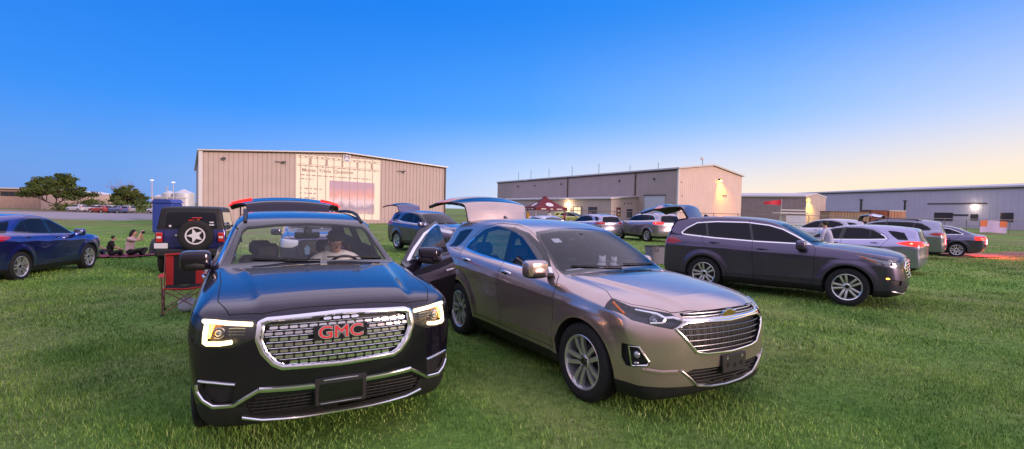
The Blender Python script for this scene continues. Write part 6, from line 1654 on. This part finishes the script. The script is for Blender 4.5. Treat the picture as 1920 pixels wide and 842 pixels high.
def basket():
    e=empty('mesh_basket',(5.0,17.0,0),.3);tag(e,'grey collapsible mesh basket on the grass behind the slate suv','basket')
    m=mat('grey_mesh',(.20,.19,.24),.8,noise=.2,nscale=40);b=MB()
    def ring(z,a,c,r=.014): return [(a*math.copysign(abs(math.cos(t))**.5,math.cos(t)),c*math.copysign(abs(math.sin(t))**.5,math.sin(t)),z) for t in np.linspace(0,2*PI,25)[:-1]]
    G=[];
    for z,a,c in((.02,.32,.22),(.3,.36,.25),(.6,.40,.28)): L=ring(z,a,c);G.append(L+[L[0]])
    b.grid(G,m);b.build('mesh_wall',e)
    b=MB();b.tube(ring(.61,.40,.28),.016,BLK,6,True);b.build('rim_hoop',e)
    b=MB();L=ring(.02,.32,.22);b.add(L,[list(range(len(L)))],m,False);b.build('base',e)
    for a in (-.2,.2): b=MB();b.tube([(a-.06,-.27,.56),(a-.05,-.31,.46),(a+.05,-.31,.46),(a+.06,-.27,.56)],.010,BLK);b.build('handle',e)
def picnic():
    bz=float(gz(-13.8))
    b=MB();G=[];rg=np.random.default_rng(2)
    for u in np.linspace(0,1,16): G.append([(-16.0+2.5*u+.1*v,17.5+1.5*v+.2*u,float(gz(-16.0+2.5*u))+.04+.03*rg.uniform(0,1)) for v in np.linspace(0,1,9)])
    b.grid(G,mat('maroon_blanket',(.20,.035,.06),.9,noise=.3,nscale=3,bump=.3,bscale=9));o=b.build('blanket');tag(o,'maroon picnic blanket spread on the lawn under the sitting people','blanket')
    def sit(nm,loc,rz,sc,label,top,bot,hair,skin,arms,cat='person'):
        J=dict(pelvis=(0,0,.12),belly=(.02,0,.28),chest=(.06,0,.46),upper=(.09,0,.55),neck=(.12,0,.63),chin=(.15,0,.68),head=(.16,0,.75),crown=(.15,0,.81),
            shl=(.08,.17,.55),shr=(.08,-.17,.55),hipl=(.05,.10,.10),hipr=(.05,-.10,.10),knl=(.42,.24,.22),knr=(.42,-.24,.22),anl=(.38,-.02,.06),anr=(.30,.05,.06),tol=(.48,-.12,.05),tor=(.38,.16,.05))
        J.update(arms)
        R=dict(pelvis=(.13,.15),belly=(.11,.14),chest=(.11,.15),upper=(.08,.12),neck=.05,chin=.05,head=(.078,.075),crown=.055,shl=.062,shr=.062,ell=.042,elr=.042,wrl=.026,wrr=.026,hipl=.09,hipr=.09,knl=.062,knr=.062,anl=.04,anr=.04,tol=.032,tor=.032)
        E=[('pelvis','belly','t'),('belly','chest','t'),('chest','upper','t'),('upper','neck','s'),('neck','chin','s'),('chin','head','s'),('head','crown','s'),('upper','shl','t'),('shl','ell','t'),('ell','wrl','s'),('upper','shr','t'),('shr','elr','t'),('elr','wrr','s'),
           ('pelvis','hipl','b'),('hipl','knl','b'),('knl','anl','b'),('anl','tol','b'),('pelvis','hipr','b'),('hipr','knr','b'),('knr','anr','b'),('anr','tor','b')]
        o=skin_body('person',J,R,E,{'t':top,'s':skin,'b':bot});head_parts(o,Vector(J['head'])+Vector((.0,0,.0)),(1,.05,.05),(0,0,1),.080,hair,skin)
        for w_,e_ in(('wrl','ell'),('wrr','elr')): hand(o,J[w_],Vector(J[w_])-Vector(J[e_]),(0,0,-1),.9,skin,.6)
        o.location=loc;o.rotation_euler=(0,0,math.radians(rz));o.scale=(sc,)*3;tag(o,label,cat,'people sitting on the picnic blanket');return o
    down=dict(ell=(.16,.24,.38),wrl=(.36,.16,.30),elr=(.16,-.24,.38),wrr=(.36,-.16,.30))
    cam_=dict(ell=(.30,.17,.50),wrl=(.34,.07,.72),elr=(.30,-.17,.50),wrr=(.36,-.05,.74))
    z=lambda x:float(gz(x))+.03
    sit('person',(-14.15,18.3,z(-14.1)),15,1.15,'person with long dark hair in pale pink top raising a camera, sitting on the blanket',PNK,BLKC,'long',SKNL,cam_)
    c=MB();c.box((0,0,0),(.06,.14,.10),GBL,.012);c.lathe([(0,.035),(.06,.035),(.06,.0)],Matrix.Identity(4),GBL,14);o=c.build('camera_body');h=math.radians(15);o.location=(-14.15+.46*math.cos(h),18.3+.46*math.sin(h),z(-14.1)+.88);o.rotation_euler=(0,0,h);o.name='photo_camera';tag(o,'small black camera held up by the person in the pale pink top','camera')
    sit('person',(-14.72,18.1,z(-14.7)),35,.90,'child dressed in black sitting in the middle of the blanket',BLKC,BLKC,'short',SKNL,down)
    sit('person',(-15.75,18.6,z(-15.7)),25,.86,'child in pale lavender top sitting at the left end of the blanket',LAV,JEAN,'short',SKNL,down)
    b=MB();b.box((0,0,.10),(.45,.30,.20),mat('green_bag_cloth',(.18,.28,.16),.8,noise=.15,nscale=12),.07);b.tube([(-.1,0,.2),(-.08,0,.30),(.08,0,.30),(.1,0,.2)],.012,WSH);o=b.build('bag');o.location=(-13.25,18.9,float(gz(-13.2)));tag(o,'pale green bag on the grass right of the picnic blanket','bag')
def standing(nm,loc,rz,label,top,bot,hair,skin,arms=None,lean=0.,sc=1.,group=None,shoe=None,short=False):
    L=lean
    J=dict(pelvis=(0,0,.93),belly=(L*.15,0,1.05),chest=(L*.35,0,1.25),upper=(L*.5,0,1.38),neck=(L*.6,0,1.47),chin=(L*.68,0,1.53),head=(L*.72,0,1.60),crown=(L*.72,0,1.67),shl=(L*.5,.17,1.38),shr=(L*.5,-.17,1.38),
        ell=(L*.45+.02,.22,1.10),wrl=(L*.45+.14,.22,.86),elr=(L*.45+.02,-.22,1.10),wrr=(L*.45+.14,-.22,.86),hipl=(0,.09,.90),hipr=(0,-.09,.90),knl=(.03,.10,.49),knr=(.0,-.10,.49),anl=(0,.11,.09),anr=(-.03,-.11,.09),tol=(.15,.12,.04),tor=(.12,-.12,.04))
    if arms: J.update(arms)
    R=dict(pelvis=(.12,.15),belly=(.11,.14),chest=(.115,.155),upper=(.08,.12),neck=.052,chin=.05,head=(.08,.075),crown=.055,shl=.065,shr=.065,ell=.044,elr=.044,wrl=.027,wrr=.027,hipl=.095,hipr=.095,knl=.062,knr=.062,anl=.04,anr=.04,tol=.038,tor=.038)
    k='s' if short else 'b'
    E=[('pelvis','belly','t'),('belly','chest','t'),('chest','upper','t'),('upper','neck','s'),('neck','chin','s'),('chin','head','s'),('head','crown','s'),('upper','shl','t'),('shl','ell','t'),('ell','wrl','s'),('upper','shr','t'),('shr','elr','t'),('elr','wrr','s'),
       ('pelvis','hipl','b'),('hipl','knl','b'),('knl','anl',k),('anl','tol','f'),('pelvis','hipr','b'),('hipr','knr','b'),('knr','anr',k),('anr','tor','f')]
    o=skin_body('person',J,R,E,{'t':top,'s':skin,'b':bot,'f':shoe or BLKC});head_parts(o,J['head'],(1,0,-.1),(0,0,1),.082,hair,skin)
    for w_,e_ in(('wrl','ell'),('wrr','elr')): hand(o,J[w_],Vector(J[w_])-Vector(J[e_]),(0,1 if w_=='wrr' else -1,0),.95,skin,.5)
    o.location=loc;o.rotation_euler=(0,0,math.radians(rz));o.scale=(sc,)*3;tag(o,label,'person',group);return o
def tent_and_people():
    e=empty('canopy_tent',(3.4,52,0),.35);tag(e,'maroon pop-up canopy tent with white emblems on its roof in front of the office wing','canopy tent')
    MR=mat('maroon_canopy',(.12,.008,.018),.7,noise=.08,nscale=3);FR=mat('tent_frame',(.5,.5,.52),.4,.6);W_=1.75
    b=MB();n=9
    for k in range(4):
        a=k*PI/2;Rm=Matrix.Rotation(a,4,'Z');G=[]
        for u in np.linspace(0,1,n):
            w_=W_*(1-u)+.16*u;z=2.02+1.05*(u**1.35);G.append([Rm@Vector((w_,v*w_,z)) for v in np.linspace(-1,1,7)])
        b.grid(G,MR)
    b.box((0,0,3.12),(.34,.34,.14),MR,.03);b.build('canopy',e)
    for k in range(4):
        Rm=Matrix.Rotation(k*PI/2,4,'Z')
        b=MB();b.add([Rm@Vector(p) for p in((W_,-W_,2.03),(W_,W_,2.03),(W_+.02,W_,1.72),(W_+.02,-W_,1.72))],[(0,1,2,3)],MR,False);v=b.build('valance',e)
        b=MB()
        for c_,w_ in((-.9,.55),(.0,.28),(.85,.65)): b.add([Rm@Vector(p) for p in((W_+.03,c_-w_/2,1.93),(W_+.03,c_+w_/2,1.93),(W_+.035,c_+w_/2,1.83),(W_+.035,c_-w_/2,1.83))],[(0,1,2,3)],TRIMW,False)
        b.build('valance_lettering',v)
        # pale emblem on each roof panel
        b=MB();P=[]
        for t in np.linspace(0,2*PI,17)[:-1]:
            u=.36+.20*math.sin(t);w_=W_*(1-u)+.16*u;z=2.02+1.05*(u**1.35)+.03;P.append(Rm@Vector((w_+.02,.42*math.cos(t),z)))
        b.add(P,[list(range(16))],TRIMW,False);b.build('roof_emblem',e)
    for sx in(1,-1):
        for sy in(1,-1): b=MB();b.tube([(sx*W_*.98,sy*W_*.98,0),(sx*W_*.98,sy*W_*.98,2.0)],.025,FR,6);b.build('leg',e)
    b=MB();b.box((0,0,.74),(1.8,.75,.04),WSH,.01);b.box((0,-.38,.45),(1.8,.03,.56),mat('lime_cloth',(.45,.60,.12),.8));b.box((.0,.38,.4),(1.8,.03,.66),WSH)
    for x in(-.8,.8): b.tube([(x,0,0),(x,0,.73)],.03,FR)
    o=b.build('folding_table');o.location=(3.3,51.2,0);tag(o,'folding table with lime green and white cloth under the maroon canopy','table')
    tops=[mat('orange_vest',(.55,.25,.03),.8),mat('white_tee',(.6,.58,.6),.8),mat('maroon_tee',(.22,.02,.06),.8),BLKC]
    for i,(x,y,rz,t,lb) in enumerate(((1.6,51.0,-60,0,'person in orange yellow top at the left side of the maroon canopy'),(3.8,50.6,-90,1,'person in white top standing at the centre of the maroon canopy'),(5.3,50.3,160,2,'person in maroon top standing right of the maroon canopy'),(9.6,60.5,200,3,'person in dark clothes walking by the lit office door'))):
        standing('person',(x,y,0),rz,lb,tops[i],JEAN if i%2 else BLKC,'short',SKN if i%2 else SKNL,group='people around the maroon canopy')
    # small yellow car and pale car behind the tent
    YP=paint('yellow_green',(.50,.50,.06),.1,.35);WP_=paint('plain_white',(.6,.6,.64),.1,.35)
    car('equinox','yellow_car','yellow green crossover parked behind the maroon canopy','car',(8.2,56.,-30),YP,.08)
    car('equinox','white_crossover','white crossover parked just left of the maroon canopy in the distance','car',(1.5,57.,-20),WP_,.08)
def far_parking():
    """white cars parked across the road"""
    z=float(gz(-60));first=None;WP_=paint('plain_white',(.6,.6,.64),.1,.35);cs=[('plain_white',(.6,.6,.64)),('far_red',(.4,.05,.04)),('far_silver',(.4,.4,.44)),('far_blue',(.10,.13,.30))]
    pl=[(118,0,'white'),(146,0,'white'),(176,0,'white'),(203,2,'silver'),(160,1,'red'),(268,0,'white'),(190,3,'blue')]
    lab=['white crossover leftmost of the far row, nearest the broad tree','white crossover second in the far row across the road','white crossover third in the far row across the road','silver crossover right of the white ones in the far row','red crossover parked in front of the far white row','white crossover beside the foot of the bare tree','blue crossover parked in front of the far row, right of the red one']
    K=None
    for i,(px,c,nm) in enumerate(pl):
        Y=112 if c not in(1,3) else 107;p=at(px,385,Y);m=paint(cs[c][0],cs[c][1],.1,.35)
        car('equinox','parked_crossover',lab[i],'car',(p.x+2,Y,180 if i%2 else 170),m,.10,group='cars parked across the road',rails=False)[0].location.z=z
def flag():
    p=at(1464,410,66);e=empty('flag_pole',(p.x,66,0));tag(e,'thin flag pole with a small red flag in front of the mauve shed','flag')
    b=MB();b.tube([(0,0,0),(0,0,3.9)],.03,TRIMW,6);b.build('pole',e)
    b=MB();G=[[(-2.3*u,.12*math.sin(7*u),3.85-.35*u-.75*v*(1-.6*u)) for v in(0,.5,1)] for u in np.linspace(0,1,9)];b.grid(G,mat('flag_red',(.60,.02,.05),.7));b.build('cloth',e)
look_camera()
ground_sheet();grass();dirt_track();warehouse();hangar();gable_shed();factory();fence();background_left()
black_suv();driver(Matrix.Translation((-1.655,4.36,0))@Matrix.Rotation(math.radians(-61.6),4,'Z')@Matrix.Rotation(math.radians(.2),4,'X'))
champagne_suv();slate_suv();others();off_roader();camp_chair();basket();picnic();tent_and_people();far_parking();flag()
standing('person',(6.85,12.15,0),-130,'person standing behind the slate suv, only shins and orange shoes showing beneath it',BLKC,BLKC,'short',SKN,shoe=mat('orange_shoe',(.5,.16,.05),.7),short=True,sc=.86,lean=.3)
standing('person',(8.75,13.6,-.02),120,'person with dark hair in pale lavender shirt leaning between slate and lilac suv',LAV,JEAN,'short',SKNL,lean=.25,sc=.98)
